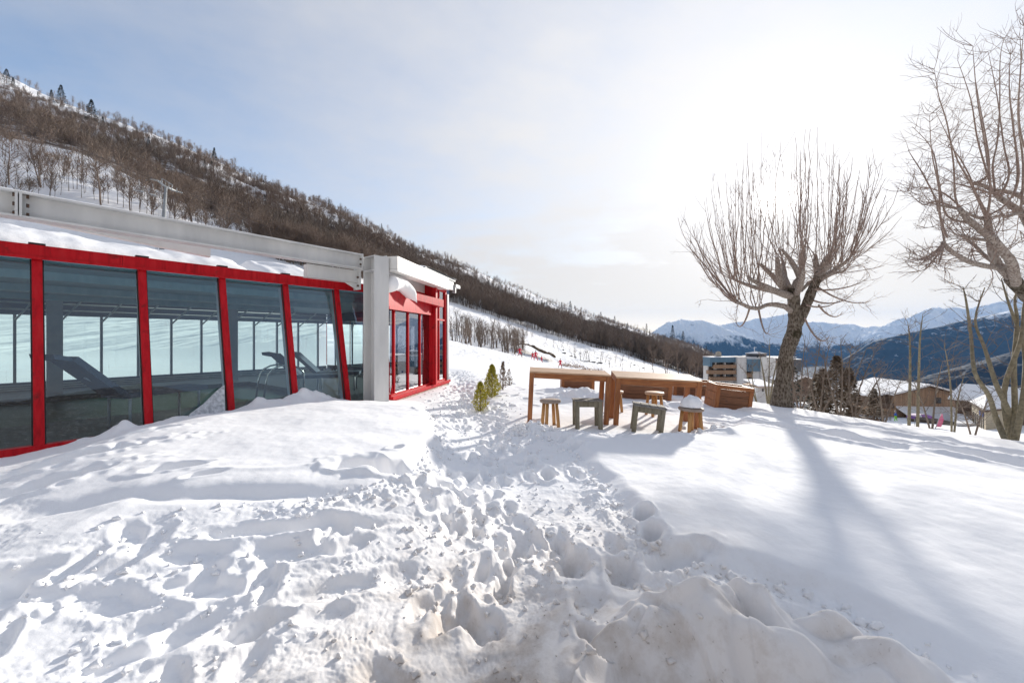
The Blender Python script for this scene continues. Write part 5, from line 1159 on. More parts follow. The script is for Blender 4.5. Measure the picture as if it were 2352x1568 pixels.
wo = link('hillside_wood', me, [M['woods'], M['twig']]); me.polygons.foreach_set('material_index', np.concatenate(MM_).astype(np.int32)); me.update()
tag(wo, 'brown leafless wood covering the steep hillside', 'wood', None, 'stuff')
# dark firs scattered through it
FIRS = [(140,243,38,1),(118,235,24,0),(30,205,24,0),(15,195,26,2),(210,283,42,2),(236,298,26,0),(270,323,16,1),(303,383,18,0),(268,372,16,1),(315,418,16,2),(492,382,30,0),(486,400,22,2),(470,397,22,1),(525,388,18,0),(606,432,18,0),(635,425,16,1),(672,437,14,2),(885,520,18,0),(863,528,22,0),(893,575,20,1),(975,578,14,0),(590,430,15,2),
 (1095,628,14,0),(1108,632,15,1),(1120,636,16,0),(1132,640,17,0),(1143,636,13,1),(1152,643,16,0),(1163,640,14,1),(1175,645,14,0),(1190,655,15,1),(1206,664,14,0),(1222,670,13,0),(1240,680,14,1),(1250,686,12,0),(1270,700,12,0),(1380,712,16,0),(1412,720,15,0),(1320,706,13,0),(1345,712,12,1),
 (1232,715,22,0),(1244,716,24,1),(1255,716,22,0),(1290,714,16,0),(1310,730,26,1),(1440,765,20,0),(1485,762,18,0),(1545,784,30,0),(1569,792,24,0),(1480,786,14,1),(1525,790,16,0),(1622,800,16,0),(1634,806,14,1),(1610,812,12,0),(1655,822,14,0),(1690,845,16,1)]
for k, (x, y_, hp, v) in enumerate(FIRS):
    p = hit(x, y_, 60); h_ = hp*1.3/F*p.y
    inst('fir_tree', CON[v], p-Vector((0,0,.4)), h_/10., k*.9, {0: 'broad dark fir, highest of the big ones at the upper left of the slope', 4: 'biggest broad dark fir, below and right of the highest one', 6: 'narrow dark fir close under the biggest broad one', 10: 'dark fir on the skyline, tallest of the trio above the roof beam', 42: 'tall narrow dark fir on the snowy right hand shoulder', 43: 'second narrow dark fir on the snowy right hand shoulder'}.get(k, 'small dark fir among the bare trees of the hillside'), 'fir', 'dark firs scattered over the hillside')
for k in range(46):
    th = R4.uniform(R(-50), R(24)); a, b_ = treeline(th), skyline(th); r = a+(b_-a)*R4.uniform(.25,.97); X_, Y_ = r*math.sin(th), r*math.cos(th); s_ = R4.uniform(.5,1.0)
    inst('fir_tree', CON[k%3], (X_, Y_, gz(X_, Y_)-.3), (s_*.9,s_*.9,s_*1.15), k, 'small dark fir among the bare trees of the hillside', 'fir', 'dark firs scattered over the hillside')
# thin birches and scrub on the bank below the wood
R5 = random.Random(88)
for k in range(135):
    x = R5.uniform(1034, 1205); y_ = 786+(x-1036)*.20-R5.uniform(0,1)**1.4*34; p = hit(x, y_, 84); s_ = R5.uniform(.55,1.25)
    inst('thin_birch', BIR[R5.randrange(3)], p, s_, R5.uniform(0,6.28), 'thin leafless birch in the scrub above the ski piste', 'birch', 'birches and scrub above the piste')
for k in range(46):
    x = R5.uniform(1190, 1600); y_ = np.interp(x, [1190,1290,1420,1600], [768,806,838,866])+R5.uniform(-14,12); p = hit(x, y_, 84); s_ = R5.uniform(.3,.75)
    inst('thin_birch', BIR[R5.randrange(3)], p, s_, R5.uniform(0,6.28), 'low leafless scrub on the snowy bank below the wood', 'scrub', 'scrub on the gully bank')
for k, (x, y_, s_) in enumerate([(1530,862,1.3),(1560,868,1.6),(1600,872,1.3),(1500,858,1.1),(1625,868,1.7),(1580,880,1.0)]):
    p = hit(x, y_, 100); inst('bare_tree', VAR[5+k%2], p, s_, k, 'reddish leafless tree on the flat below the wood, left of the hotel', 'tree', 'reddish trees left of the hotel')
for k, (x, Y_, zt, s_) in enumerate([(1922,34,None,.66),(1876,36,None,.52),(1890,31,None,.5),(1950,38,None,.62),(2008,52,None,.55)]):
    X_ = (x-CX)/F*Y_; p = Vector((X_, Y_, gz(X_, Y_)-.3)); inst('browned_fir', CONB[k%2], p, (s_*1.15,s_*1.15,s_*1.05), k*1.1, ['tall browned fir behind the bare shrubs, centre of the clump','browned fir at the left of the clump behind the shrubs','low browned fir in front of the clump','browned fir at the right of the clump','browned fir standing left of the wooden chalet'][k], 'fir')
X_ = (1822-CX)/F*24; inst('fir_tree', CON[2], Vector((X_, 24, gz(X_, 24)-.3)), .38, 0, 'small dark green fir low behind the big tree trunk', 'fir')
for k, (x, y_) in enumerate([(1075,795),(1062,792),(1185,820)]):
    p = hit(x, y_, 30); inst('thin_birch', BIR[k], p, .16, k, 'tiny weed poking through the snow of the piste', 'weed', 'weeds on the piste')
# tufts of dry brown leaves by the piste
def tuft(p, r, n, seed, m='dryleaf'):
    R_ = random.Random(seed); b = MB()
    for k in range(n):
        a = R_.uniform(0,6.28); q = math.sqrt(R_.random())*r; c = Vector((math.cos(a)*q*1.5, math.sin(a)*q, R_.uniform(0,r*.9)*(1-q/r*.6))); d = Vector((R_.gauss(0,1),R_.gauss(0,1),R_.gauss(.5,1))).normalized()*.22; t = d.cross(Vector((R_.gauss(0,1),R_.gauss(0,1),1))).normalized()*.09; b.add([c-t, c+t, c+d], [(0,1,2)])
    for k in range(16):
        a = R_.uniform(0,6.28); b.tube([Vector((math.cos(a)*.2,math.sin(a)*.2,-.3)), Vector((math.cos(a)*r*1.2, math.sin(a)*r*.8, r*1.2))], [.03,.01], 3, 0, cap=False)
    me_ = b.mesh('dry_bush', [M[m]]); return me_
for k, (x, y_, r_) in enumerate([(1300,842,1.2),(1325,846,1.4),(1350,853,1.3),(1375,856,1.5)]):
    p = hit(x, y_, 86); inst('dry_bush', tuft(p, r_, 260, 900+k), p, 1, 0, 'rust brown leafy bush below the gully bank, just above the tables', 'bush', 'rust brown bushes by the piste')
p = hit(1590, 868, 90); p = P(1597, 868, 46); p.z = gz(p.x, p.y); inst('dry_bush', tuft(p, 2.2, 420, 950, 'twig'), p, 1, 0, 'rounded pale green grey bush behind the planters', 'bush')
# the slipped bank of bare earth above the gully
b = MB(); prof = [(1187,790,1.5),(1197,788,2.5),(1210,789,3.5),(1222,792,5),(1236,798,8),(1250,805,7),(1262,809,5),(1272,812,9),(1276,818,4)]
fr = []; bk_ = []
for (x, y_, hgt) in prof:
    p = P(x, y_, 118); fr.append((p, P(x, y_+hgt, 117.5))); 
for i in range(len(fr)-1):
    (a, c), (d, e_) = fr[i], fr[i+1]; n_ = 5
    for j in range(n_):
        for k in range(n_):
            def pt(u, v):
                q = a.lerp(d, u).lerp(c.lerp(e_, u), v); return q+Vector((0, -1.2*math.sin(v*3)+.8*nz(q.x*.7, q.z*.9, 520), .35*nz(q.x*.8, q.z, 521)*(1-v)))
            b.add([pt(j/n_,k/n_), pt((j+1)/n_,k/n_), pt((j+1)/n_,(k+1)/n_), pt(j/n_,(k+1)/n_)], [(0,1,2,3)])
            b.add([pt(j/n_,k/n_)+Vector((0,4,-.5)), pt((j+1)/n_,k/n_)+Vector((0,4,-.5)), pt((j+1)/n_,k/n_), pt(j/n_,k/n_)], [(0,1,2,3)]) if k == 0 else None
tag(b.build('earth_bank', M['earth']), 'dark slipped bank of bare earth above the snowy gully', None, None, 'structure')
R6 = random.Random(99)
for k in range(20):
    x = R6.uniform(1285, 1500); y_ = np.interp(x, [1285,1400,1500], [812,832,850])+R6.uniform(-10,12); p = hit(x, y_, 86); b = MB(); s_ = R6.uniform(.3,.8)
    vs = [Vector((R6.uniform(-1,1)*1.5, R6.uniform(-.6,.6), R6.uniform(-.5,.6)))*s_ for _ in range(14)]; bm = bmesh.new(); [bm.verts.new(v) for v in vs]; bmesh.ops.convex_hull(bm, input=bm.verts[:]); me_ = bpy.data.meshes.new('rock'); bm.to_mesh(me_); bm.free(); me_.materials.append(M['rock'])
    inst('rock', me_, p, 1, 0, 'dark rock poking out of the snowy gully bank', 'rock', 'rocks on the gully bank')
# ------------------------------------------------------------------ chair lift
YL = 96.
pb = hit(370, 560, 60); pb = P(371, 640, YL); pb.z = gz(pb.x, pb.y)-.5
lift = empty('lift_pylon', pb, 'grey steel chairlift pylon with crossarm, rising behind the pool house roof', 'lift pylon')
pt_ = P(381, 430, YL)
b = MB(); b.tube([pb, pb.lerp(pt_, .62), pb.lerp(pt_, .62), pt_], [.48,.42,.34,.30], 14); b.build('mast', M['galv'], lift)
b = MB()
for q in (-.2,.2): b.tube([pb+Vector((-1.0,-.3+q,0)), pt_+Vector((-.7,-.3+q,-.2))], .03, 4)
for k in range(60): a = pb.lerp(pt_, k/60); b.tube([a+Vector((-1.0+.3*k/60,-.5,0)), a+Vector((-1.0+.3*k/60,-.1,0))], .025, 4)
b.build('ladder', M['galv'], lift)
ca, cb2 = P(361,415,YL-2.2), P(407,440,YL+2.2); b = MB(); b.tube([ca, pt_+Vector((0,0,.1)), cb2], [.16,.26,.16], 8)
b.tube([P(372,410,YL), P(372,431,YL)], .09, 5); b.tube([P(372,410,YL), P(396,425,YL)], .09, 5); b.tube([P(396,425,YL), P(393,437,YL)], .09, 5); b.tube([P(406,432,YL+2), P(406,442,YL+2)], .07, 5); b.tube([P(380,418,YL), P(380,433,YL)], .06, 5); b.tube([P(388,421,YL), P(388,434,YL)], .06, 5); b.build('crossarm', M['galv'], lift)
for q, (c_, nm) in enumerate(((ca, 0), (cb2, 0))):
    for k in range(6):
        o_ = c_+Vector((-1.4+k*.5, 0, .35-.25*k*.5)); b = MB(); b.tube([o_+Vector((0,-.06,0)), o_+Vector((0,.06,0))], .2, 8); b.build('sheave', M['galv'], lift)
def rope(pts, label):
    b = MB(); pp = smoothpath(pts, 10); b.tube(pp, .045, 4, cap=False); return tag(b.build('lift_cable', M['cable']), label, 'cable')
rope([P(-120,250,YL-34), P(291,383,YL-9), P(361,413,YL-2.2), P(500,468,YL+16), P(637,521,YL+36), P(760,572,YL+60)], 'dark lift cable nearer the pool house, crossing the left pylon arm')
rope([P(-60,240,YL-26), P(330,403,YL-4), P(407,437,YL+2.2), P(560,500,YL+22), P(680,548,YL+44), P(790,588,YL+66)], 'dark lift cable farther from the pool house, crossing the right pylon arm')
CHL = ['empty lift chair left of the pylon, the outer one','empty lift chair hanging close to the left of the pylon','empty lift chair over the trees right of the pylon','empty lift chair just above the roof beam, farthest right']
ch0 = empty('lift_chair', (0,0,0), CHL[0], 'lift chair', 'empty chairs on the lift'); GCH = []
def cpart(nm, b): GCH.append(b.build(nm, M['galv'], ch0))
b = MB(); b.tube([(0,0,2.6),(0,0,1.9),(.25,0,1.5),(.25,0,1.1)], .05, 6); cpart('hanger', b)
b = MB(); b.abox(-.2,.35,-.75,.75,.0,.07); cpart('seat', b)
b = MB(); b.tube([(-.2,-.75,.05),(-.32,-.75,.6),(-.25,-.7,.8),(-.25,.7,.8),(-.32,.75,.6),(-.2,.75,.05)], .035, 5); b.tube([(-.3,-.75,.4),(-.3,.75,.4)], .03, 5); cpart('backrest', b)
b = MB(); b.tube([(-.25,-.7,.8),(.1,-.72,1.1),(.25,0,1.15),(.1,.72,1.1),(-.25,.7,.8)], .035, 5); cpart('bail', b); b = MB(); b.tube([(.35,-.6,.0),(.45,-.6,-.45),(.45,.6,-.45),(.35,.6,0)], .03, 5); cpart('footrest', b)
for k, (x, y_, Y_) in enumerate([(319,430,YL-8),(351,439,YL-4),(557,518,YL+20),(576,535,YL+24)]):
    if k == 0: o = ch0
    else:
        o = ch0.copy(); COL.objects.link(o)
        for c_ in GCH: d = c_.copy(); COL.objects.link(d); d.parent = o
        o['label'] = CHL[k]
    p = P(x, y_, Y_); p.z -= .9; o.location = p; o.rotation_euler = (0, 0, -.6+.35*k)
# ------------------------------------------------------------------ hotel
YH = 160.
def hx(x): return (x-CX)/F*YH
def hzz(y): return ZY(y, YH)
hot = empty('hotel', (hx(1730), YH, hzz(905)), 'pale concrete hotel with brown balconies and blue cladding behind the planters', 'hotel')
def hbox(nm, x0, x1, y0, y1, d0, d1, m):
    b = MB(); b.abox(hx(x0), hx(x1), YH+d0, YH+d1, hzz(y1), hzz(y0)); return b.build(nm, M[m], hot)
hbox('wall', 1629,1826,842,925,1.2,5,'render')
hbox('blue_band', 1627,1686,820.5,831.5,-1.2,4.5,'bluecl'); hbox('blue_band', 1626.6,1632.5,831.6,841,-1.2,4.5,'bluecl')
hbox('recess', 1631,1686,831.6,873,.6,1.19,'dark')
for k, (y0, y1, x0) in enumerate([(837,845,1635),(849.5,858,1622.5),(865,873,1628)]): hbox('balcony', x0,1685.8,y0,y1,-1.8,.2,'balc')
for x0 in (1640.5,1662): 
    for (ya, yb) in ((831.8,836.9),(845.2,849.3),(858.2,864.8)): hbox('pier', x0,x0+3.2,ya,yb,-.6,.59,'render')
for (ya, yb) in ((832.5,836.9),(845.4,849.3),(858.6,864.8)):
    for x0 in (1646,1670): hbox('window', x0,x0+9,ya,yb,.35,.58,'win')
hbox('ground_floor', 1628,1686,873.2,900,-.2,1.1,'render')
for x0 in (1655,1665.5,1669.5): hbox('window', x0,x0+2,876,878,-.3,-.21,'win')
hbox('stair_tower', 1686.2,1707.6,818.6,905,-2.2,5,'render'); hbox('blue_bay', 1707.8,1738,823,851.3,-2.6,5,'bluecl')
b = MB(); b.abox(hx(1707.6), hx(1738.2), YH-2.7, YH+5.1, hzz(822.9), hzz(821.6)); b.build('bay_snow', M['snowcap'], hot)
hbox('recess', 1702,1723,851.5,882,.5,1.19,'dark')
for (ya, yb) in ((856,865),(873.5,881)): hbox('balcony', 1702,1722.6,ya,yb,-1.4,.49,'balc')
for (ya, yb) in ((835,842),(836,843)): hbox('window', 1709.5 if ya == 835 else 1715,1710.8 if ya == 835 else 1716.4,ya,yb,-2.7,-2.61,'win')
hbox('lift_tower', 1737.2,1749.6,818.5,905,-3.2,10,'render'); hbox('wall_tower', 1749.8,1773.6,821,905,-2.4,10,'render')
hbox('wall', 1722.8,1737,851.5,905,-2.0,1.1,'render')
for x0 in (1739.5,1743.5): hbox('chimney', x0,x0+1.8,813.5,818.4,-1,1,'render')
s_ = hbox('wall_sign', 1755.5,1766.5,862,871.5,-2.5,-2.41,'whitesign'); hbox('sign_emblem', 1756,1760.5,862.6,869,-2.54,-2.505,'bluesign')
b = MB(); b.abox(hx(1629), hx(1826), YH-.9, YH+5.5, hzz(820.4), hzz(819.2)); b.build('roof_snow', M['snowcap'], hot)
b = MB(); cc = Vector((hx(1744), YH+2.2, hzz(822))); b.lathe(cc, [(3.6,0),(3.6,1.7),(3.75,1.75)], 10); b.build('cupola', M['greycl'], hot)
b = MB(); b.lathe(cc, [(3.9,1.76),(3.9,1.85),(.3,2.5),(.05,2.52)], 10); b.build('cupola_snow', M['snowcap'], hot)
b = MB(); b.tube([cc+Vector((-.6,0,2.2)), cc+Vector((-.6,0,4.4))], .12, 5); b.tube([cc+Vector((-1,0,4.1)), cc+Vector((.2,0,4.2))], .1, 4); b.build('antenna', M['whitesign'], hot)
b = MB(); b.abox(hx(1658), hx(1666), YH+3, YH+5, hzz(820), hzz(809.5)); b.abox(hx(1659.5), hx(1664.5), YH+3.3, YH+4.7, hzz(809.4), hzz(807.6)); b.build('chimney_stack', M['stone'], hot)
hbox('wall', 1774,1786,824,905,.5,12,'dark')
for k in range(5): hbox('balcony', 1773.8,1785,828+k*13,834+k*13,-1.2,.49,'balc')
hbox('wall_tower', 1786,1824,853.5,905,-1.2,12,'render'); hbox('grey_block', 1790,1833.5,825,853.3,-1.8,14,'greycl')
b = MB(); b.abox(hx(1789.8), hx(1833.7), YH-1.9, YH+14.1, hzz(824.9), hzz(823.6)); b.build('bay_snow', M['snowcap'], hot)
# lodge with a blue-white roof in front of the hotel
def gabled(nm, p, w, d, h, rise, rot, label, wallm, roofm='snowcap', over=.5, cat='house', wins=()):
    q = Matrix.Translation(Vector(p)) @ Matrix.Rotation(rot, 4, 'Z'); e = stand(nm, q, label, cat, None)
    b = LB(); b.prism([(-w/2,0,-4),(w/2,0,-4),(w/2,0,h),(0,0,h+rise),(-w/2,0,h)], (0,d,0)); b.build('wall', M[wallm], e)
    t = .32; sl = Vector((w/2, 0, -rise)).normalized(); nn_ = Vector((rise, 0, w/2)).normalized()
    for sx in (-1,1):
        a = Vector((0,-over,h+rise)); c_ = Vector((sx*(w/2),-over,h))+Vector((sx*sl.x,0,sl.z))*over; n_ = Vector((sx*nn_.x,0,nn_.z))
        b = LB(); b.prism([a+Vector((0,0,.03)), c_+n_*.03, c_+n_*.17, a+Vector((0,0,.17*1.05))], (0,d+2*over,0)); b.build('roof', M['chaletd'], e)
        b = LB(); b.prism([a+Vector((0,.02,.18)), c_+n_*.175+Vector((0,.02,0)), c_+n_*(.175+t), a+Vector((0,.02,.18+t*1.05))], (0,d+2*over-.04,0)); b.build('roof_snow', M[roofm], e)
    for (x0, x1, z0, z1) in wins: b = LB(); b.abox(x0, x1, -.06, -.005, z0, z1); b.build('window', M['win'], e)
    return e
Yl = 112.; p = Vector(((1758-CX)/F*Yl, Yl, ZY(905, Yl))); lodge = empty('lodge', p, 'low white lodge with a pale snowy roof and brown eaves before the hotel', 'lodge')
def lbx(nm, x0, x1, y0, y1, d0, d1, m): b = MB(); b.abox((x0-CX)/F*Yl, (x1-CX)/F*Yl, Yl+d0, Yl+d1, ZY(y1,Yl), ZY(y0,Yl)); return b.build(nm, M[m], lodge)
lbx('wall', 1740,1777,889.5,925,0,6,'render'); lbx('eave', 1738,1779,887,889.3,-.9,7,'chaletw')
b = MB(); q = [Vector(((1737-CX)/F*Yl, Yl-1, ZY(887,Yl))), Vector(((1780-CX)/F*Yl, Yl-1, ZY(887,Yl))), Vector(((1780-CX)/F*Yl, Yl+7, ZY(878.5,Yl))), Vector(((1740-CX)/F*Yl, Yl+7, ZY(878.5,Yl)))]
b.prism(q, (0,0,.3)); b.build('roof_snow', M['snowcap'], lodge)
for x0 in (1750,1757): lbx('window', x0,x0+4,892,899,-.08,-.005,'win')
# ------------------------------------------------------------------ chalet
Yc = 78.; cw = (2201-2064)/F*Yc
cp_ = Vector(((2128-CX)/F*Yc, Yc, ZY(936, Yc)))
ch = gabled('chalet', cp_, cw, 12., 2.5, 1.7, -.10, 'wooden chalet with a broad snowy gable roof below the snow edge', 'chaletw', over=.9, cat='chalet', wins=((1.4,2.6,.9,2.0),))
b = LB(); b.abox(-cw/2-3.2,-cw/2-.02,.6,11,-.2,1.9); b.build('side_wing', M['chaletd'], ch)
b = LB(); b.abox(-cw/2-3.6,-cw/2+.1,.0,.5,-.25,.75); b.build('balcony', M['chaletd'], ch)
b = LB(); b.prism([(-cw/2-4.2,-.6,1.95),(-cw/2-.1,-.6,3.1),(-cw/2-.1,-.6,3.45),(-cw/2-4.2,-.6,2.3)], (0,12.5,0)); b.build('wing_snow', M['snowcap'], ch)
b = LB(); b.prism([(-cw/2+.3,-.02,-.05),(-cw/2+.3,-.02,.25),(-cw/2+.3,-4.2,-1.5),(-cw/2+.3,-4.2,-1.8)], (cw-1.2,0,0)); b.build('porch_snow', M['snowcap'], ch)
b = LB()
b.abox(-cw/2+.5,cw/2-1.4,-3.9,-.05,-5,-1.9); b.build('porch_wall', M['dark'], ch)
b = LB(); b.abox(-cw/2-2.8,-cw/2-2.2,-.4,.5,-5,-.3); b.build('stone_pillar', M['stone'], ch)
b = LB(); b.tube([(2.4,5,4.0),(2.4,5,4.9)], .14, 6); b.build('flue', M['dark'], ch)
# low annexe between chalet and yellow house
Ya = 66.; an = Vector(((2216-CX)/F*Ya, Ya, ZY(980, Ya))); ax = empty('annexe', an, 'low annexe with a flat snowy roof between chalet and yellow house', 'annexe')
b = MB(); b.prism([P(2180,951,Ya+6), P(2222,951,Ya+6), P(2262,979,Ya-3), P(2196,976,Ya-3)], (0,0,.35)); b.build('roof_snow', M['snowcap'], ax)
b = MB(); q0, q1 = P(2198,977,Ya-2.8), P(2260,980,Ya-2.8); b.box(q0-Vector((0,0,3)), q1-q0, (0,8,0), (0,0,2.9)); b.build('wall', M['dark'], ax)
# yellow house
Yy = 58.; y0_ = P(2264,950,Yy); yh = empty('yellow_house', Vector((y0_.x, y0_.y, ZY(990,Yy))), 'pale yellow house with a hipped snowy roof and narrow side windows', 'house')
ed1 = (P(2232,930,Yy+7.5)-P(2264,942,Yy)); ed1.z = 0; ed2 = Vector((P(2335,940,Yy+2).x-y0_.x, 2.2, 0)); zt = ZY(941,Yy)
b = MB(); a = Vector((y0_.x, y0_.y, zt-6)); b.box(a, ed1, ed2, (0,0,6)); b.build('wall', M['yellow'], yh)
b = MB(); o1 = (ed1.normalized()*.5+ed2.normalized()*.5); A1 = a+Vector((0,0,6.05))-o1; A2 = A1+ed1+ed1.normalized()*1.0; A3 = A2+ed2+ed2.normalized()*1.; A4 = A1+ed2+ed2.normalized()*1.; rg1 = (A1+A2)/2+ed2*.35+Vector((0,0,1.7)); rg2 = (A1+A2)/2+ed2*.75+Vector((0,0,1.7))
b.add([A1,A2,A3,A4,rg1,rg2], [(0,1,4),(1,2,5,4),(2,3,5),(3,0,4,5)]); b.add([A1-Vector((0,0,.3)),A2-Vector((0,0,.3)),A3-Vector((0,0,.3)),A4-Vector((0,0,.3)),A1,A2,A3,A4], [(0,1,5,4),(1,2,6,5),(2,3,7,6),(3,0,4,7),(0,3,2,1)], 1); b.build('roof', [M['snowcap'], M['chaletd']], yh)
nrm1 = Vector((ed1.y,-ed1.x,0)).normalized(); nrm1 = -nrm1 if nrm1.dot(ed2) > 0 else nrm1
for k in range(6): b = MB(); b.box(a+ed1*(.12+.14*k)+nrm1*.02+Vector((0,0,2.9)), ed1*.045, nrm1*.04, (0,0,1.7)); b.build('window', M['win'], yh)
b = MB(); b.box(a+ed1*.10+nrm1*.05+Vector((0,0,4.75)), ed1*.28, nrm1*.06, (0,0,.75)); sg = b.build('wall_sign', M['bluesign'], yh)
nrm2 = Vector((ed2.y,-ed2.x,0)).normalized(); nrm2 = -nrm2 if nrm2.dot(ed1) > 0 else nrm2
b = MB(); b.box(a+ed2*.36+nrm2*.02+Vector((0,0,1.2)), ed2*.075, nrm2*.05, (0,0,3.9)); b.build('sign_strip', M['whitesign'], yh)
for k in range(7): b = MB(); b.box(a+ed2*.37+nrm2*.08+Vector((0,0,1.4+k*.52)), ed2*.05, nrm2*.02, (0,0,.32)); b.build('sign_letter', M['bluesign'], yh)
gabled('house', P(2356,962,66), 7., 7., 2.6, 2.0, .35, 'brown house with a steep snowy roof behind the yellow one, cut by the right edge', 'chaletd', over=.7)
gabled('house', P(1846,892,120), 8., 7., 2.2, 1.2, .3, 'small dark house with a snowy roof just right of the big tree trunk', 'chaletd', over=.6)
# people and clutter by the chalet
def person(p, joints, radii, edges_, mats_, zsplit, label, sc=1.0, rot=0., extra=None, cat='person'):
    me_ = bpy.data.meshes.new('person_cage'); bm = bmesh.new(); ly = bm.verts.layers.skin.verify(); vs = []
    for j, r in zip(joints, radii): v = bm.verts.new(Vector(j)); v[ly].radius = (r, r*.9); vs.append(v)
    vs[0][ly].use_root = True
    for a, c_ in edges_: bm.edges.new((vs[a], vs[c_]))
    bm.to_mesh(me_); bm.free(); o = bpy.data.objects.new('person', me_); COL.objects.link(o); o.modifiers.new('s', 'SKIN'); sd_ = o.modifiers.new('u', 'SUBSURF'); sd_.levels = 1; sd_.render_levels = 1
    dg = bpy.context.evaluated_depsgraph_get(); dg.update(); m2 = bpy.data.meshes.new_from_object(o.evaluated_get(dg)); o.modifiers.clear(); o.data = m2
    m2.materials.clear()
    for k in mats_: m2.materials.append(M[k])
    for f in m2.polygons:
        c_ = f.center; f.material_index = 0 if c_.z < zsplit[0] else (2 if c_.z > zsplit[1] else 1); f.use_smooth = True
    o.location = p; o.rotation_euler = (0,0,rot); o.scale = (sc,)*3; tag(o, label, cat)
    b = LB(); hd = Vector(joints[5]); b.lathe(hd+Vector((0,0,-.02)), [(.115,-.02),(.125,.05),(.11,.12),(.06,.165),(.01,.175)], 12); b.build('helmet', M['helmet'], o)
    if extra:
        for (q0, q1) in extra: b = LB(); q0, q1 = Vector(q0), Vector(q1); d = (q1-q0); s_ = Vector((-d.y,d.x,0)).normalized()*.05; b.box(q0-s_, d, s_*2, (0,0,.03)); b.build('ski', M['dsuit'], o)
    return o
JN = [(0,0,.88),(0,0,1.08),(0,-.02,1.30),(0,-.03,1.42),(0,-.03,1.50),(0,-.03,1.63), (.17,0,1.36),(.36,.05,1.15),(.46,-.12,.98), (-.17,0,1.36),(-.36,.05,1.15),(-.46,-.12,.98), (.12,0,.80),(.26,-.06,.46),(.38,.02,.08),(.38,-.18,.04), (-.12,0,.80),(-.26,-.06,.46),(-.38,.02,.08),(-.38,-.18,.04)]
RD = [.15,.14,.16,.08,.06,.105, .085,.065,.05, .085,.065,.05, .11,.085,.07,.06, .11,.085,.07,.06]
ED = [(0,1),(1,2),(2,3),(3,4),(4,5),(2,6),(6,7),(7,8),(2,9),(9,10),(10,11),(0,12),(12,13),(13,14),(14,15),(0,16),(16,17),(17,18),(18,19)]
SK = [((.30,-.75,0),(.46,.75,0)), ((-.30,-.75,0),(-.46,.75,0))]
def at_(x, Y_): X_ = (x-CX)/F*Y_; return Vector((X_, Y_, gz(X_, Y_)))
person(at_(1194,68), JN, RD, ED, ('dsuit','rsuit','skin'), (.42,1.52), 'skier in red standing wide on skis, highest of the group on the piste', .98, .3, SK)
person(at_(1230.5,69), JN, RD, ED, ('rsuit','rsuit','skin'), (.42,1.52), 'tall skier in red bending over a child on the piste', 1.0, -.5, SK)
person(at_(1223.5,67.5), JN, RD, ED, ('rsuit','rsuit','skin'), (.42,1.52), 'short skier in bright red held by the tall one on the piste', .78, .2, SK)
person(at_(1244,66), JN, RD, ED, ('rsuit','rsuit','skin'), (.2,1.52), 'small child skier in red below the pair on the piste', .62, .9, SK)
person(at_(1287,57), JN, RD, ED, ('dsuit','rsuit','skin'), (.42,1.52), 'skier in red and dark blue just above the first table top', .80, -.8, SK)
Yp = 70.; person(P(2057,966,Yp), JN, RD, ED, ('neon','bsuit','skin'), (.95,1.52), 'person in neon green trousers and blue jacket by the chalet', .95, .4)
def flag():
    p = P(2148,985,60); e = empty('feather_flag', p, 'tall pink feather flag leaning beside the purple canopy', 'flag'); tp = P(2163,949,60)
    b = MB(); b.tube([p, p.lerp(tp,.6)+Vector((-.1,0,0)), tp], [.05,.04,.02], 5); b.build('pole', M['galv'], e)
    b = MB(); L1 = [p.lerp(tp, t) for t in (.15,.4,.7,1.)]; wv = [.75,.85,.75,.25]
    for i in range(3): b.prism([L1[i], L1[i]+Vector((wv[i],.1*i,-.05)), L1[i+1]+Vector((wv[i+1],.1,-.08)), L1[i+1]], (0,.03,0))
    b.build('cloth', M['pink'], e)
flag()
cpn = P(2123,962,63); e = empty('canopy_tent', cpn-Vector((0,0,1.4)), 'purple canopy tent below the chalet porch', 'tent')
b = MB()
for k in range(10):
    a0, a1 = math.pi*k/10, math.pi*(k+1)/10; b.add([cpn+Vector((-1.5*math.cos(a0),0,.75*math.sin(a0))), cpn+Vector((-1.5*math.cos(a1),0,.75*math.sin(a1))), cpn+Vector((-1.3*math.cos(a1),1.6,.6*math.sin(a1))), cpn+Vector((-1.3*math.cos(a0),1.6,.6*math.sin(a0)))], [(0,1,2,3)])
b.build('cover', M['purple'], e)
for sx in (-1.5,1.5): b = MB(); b.tube([cpn+Vector((sx,0,0)), cpn+Vector((sx,0,-2.2))], .04, 5); b.build('pole', M['galv'], e)
for q, (pa, pb_, n, lab) in enumerate([((1992,949,76),(2046,957,72),16,'dark timber picket fence left of the chalet pillar'), ((2205,945,74),(2236,962,64),12,'dark timber railing running down from chalet to the yellow house')]):
    a, c_ = P(*pa), P(*pb_); a.z = max(a.z-.3, a.z-.3); e = empty('picket_fence', a, lab, 'fence')
    for zz in (.25,.75): b = MB(); b.tube([a+Vector((0,0,zz)), c_+Vector((0,0,zz))], .05, 4); b.build('rail', M['fence'], e)
    for k in range(n): t = a.lerp(c_, k/(n-1)); b = MB(); b.tube([t-Vector((0,0,.9)), t+Vector((0,0,.95))], .055, 4); b.build('picket', M['fence'], e)
b = MB(); q0, q1 = P(1962,957,52), P(2020,966,48); rb_ = empty('log_pile', q0-Vector((0,0,.5)), 'snow dusted pile of dark logs at the foot of the chalet', 'log pile')
b.tube([q0-Vector((0,0,.2)), q1-Vector((0,0,.3))], .22, 7); b.tube([q0+Vector((.2,.4,.0)), q1+Vector((.2,.4,-.1))], .2, 7); b.build('log', M['chaletd'], rb_)

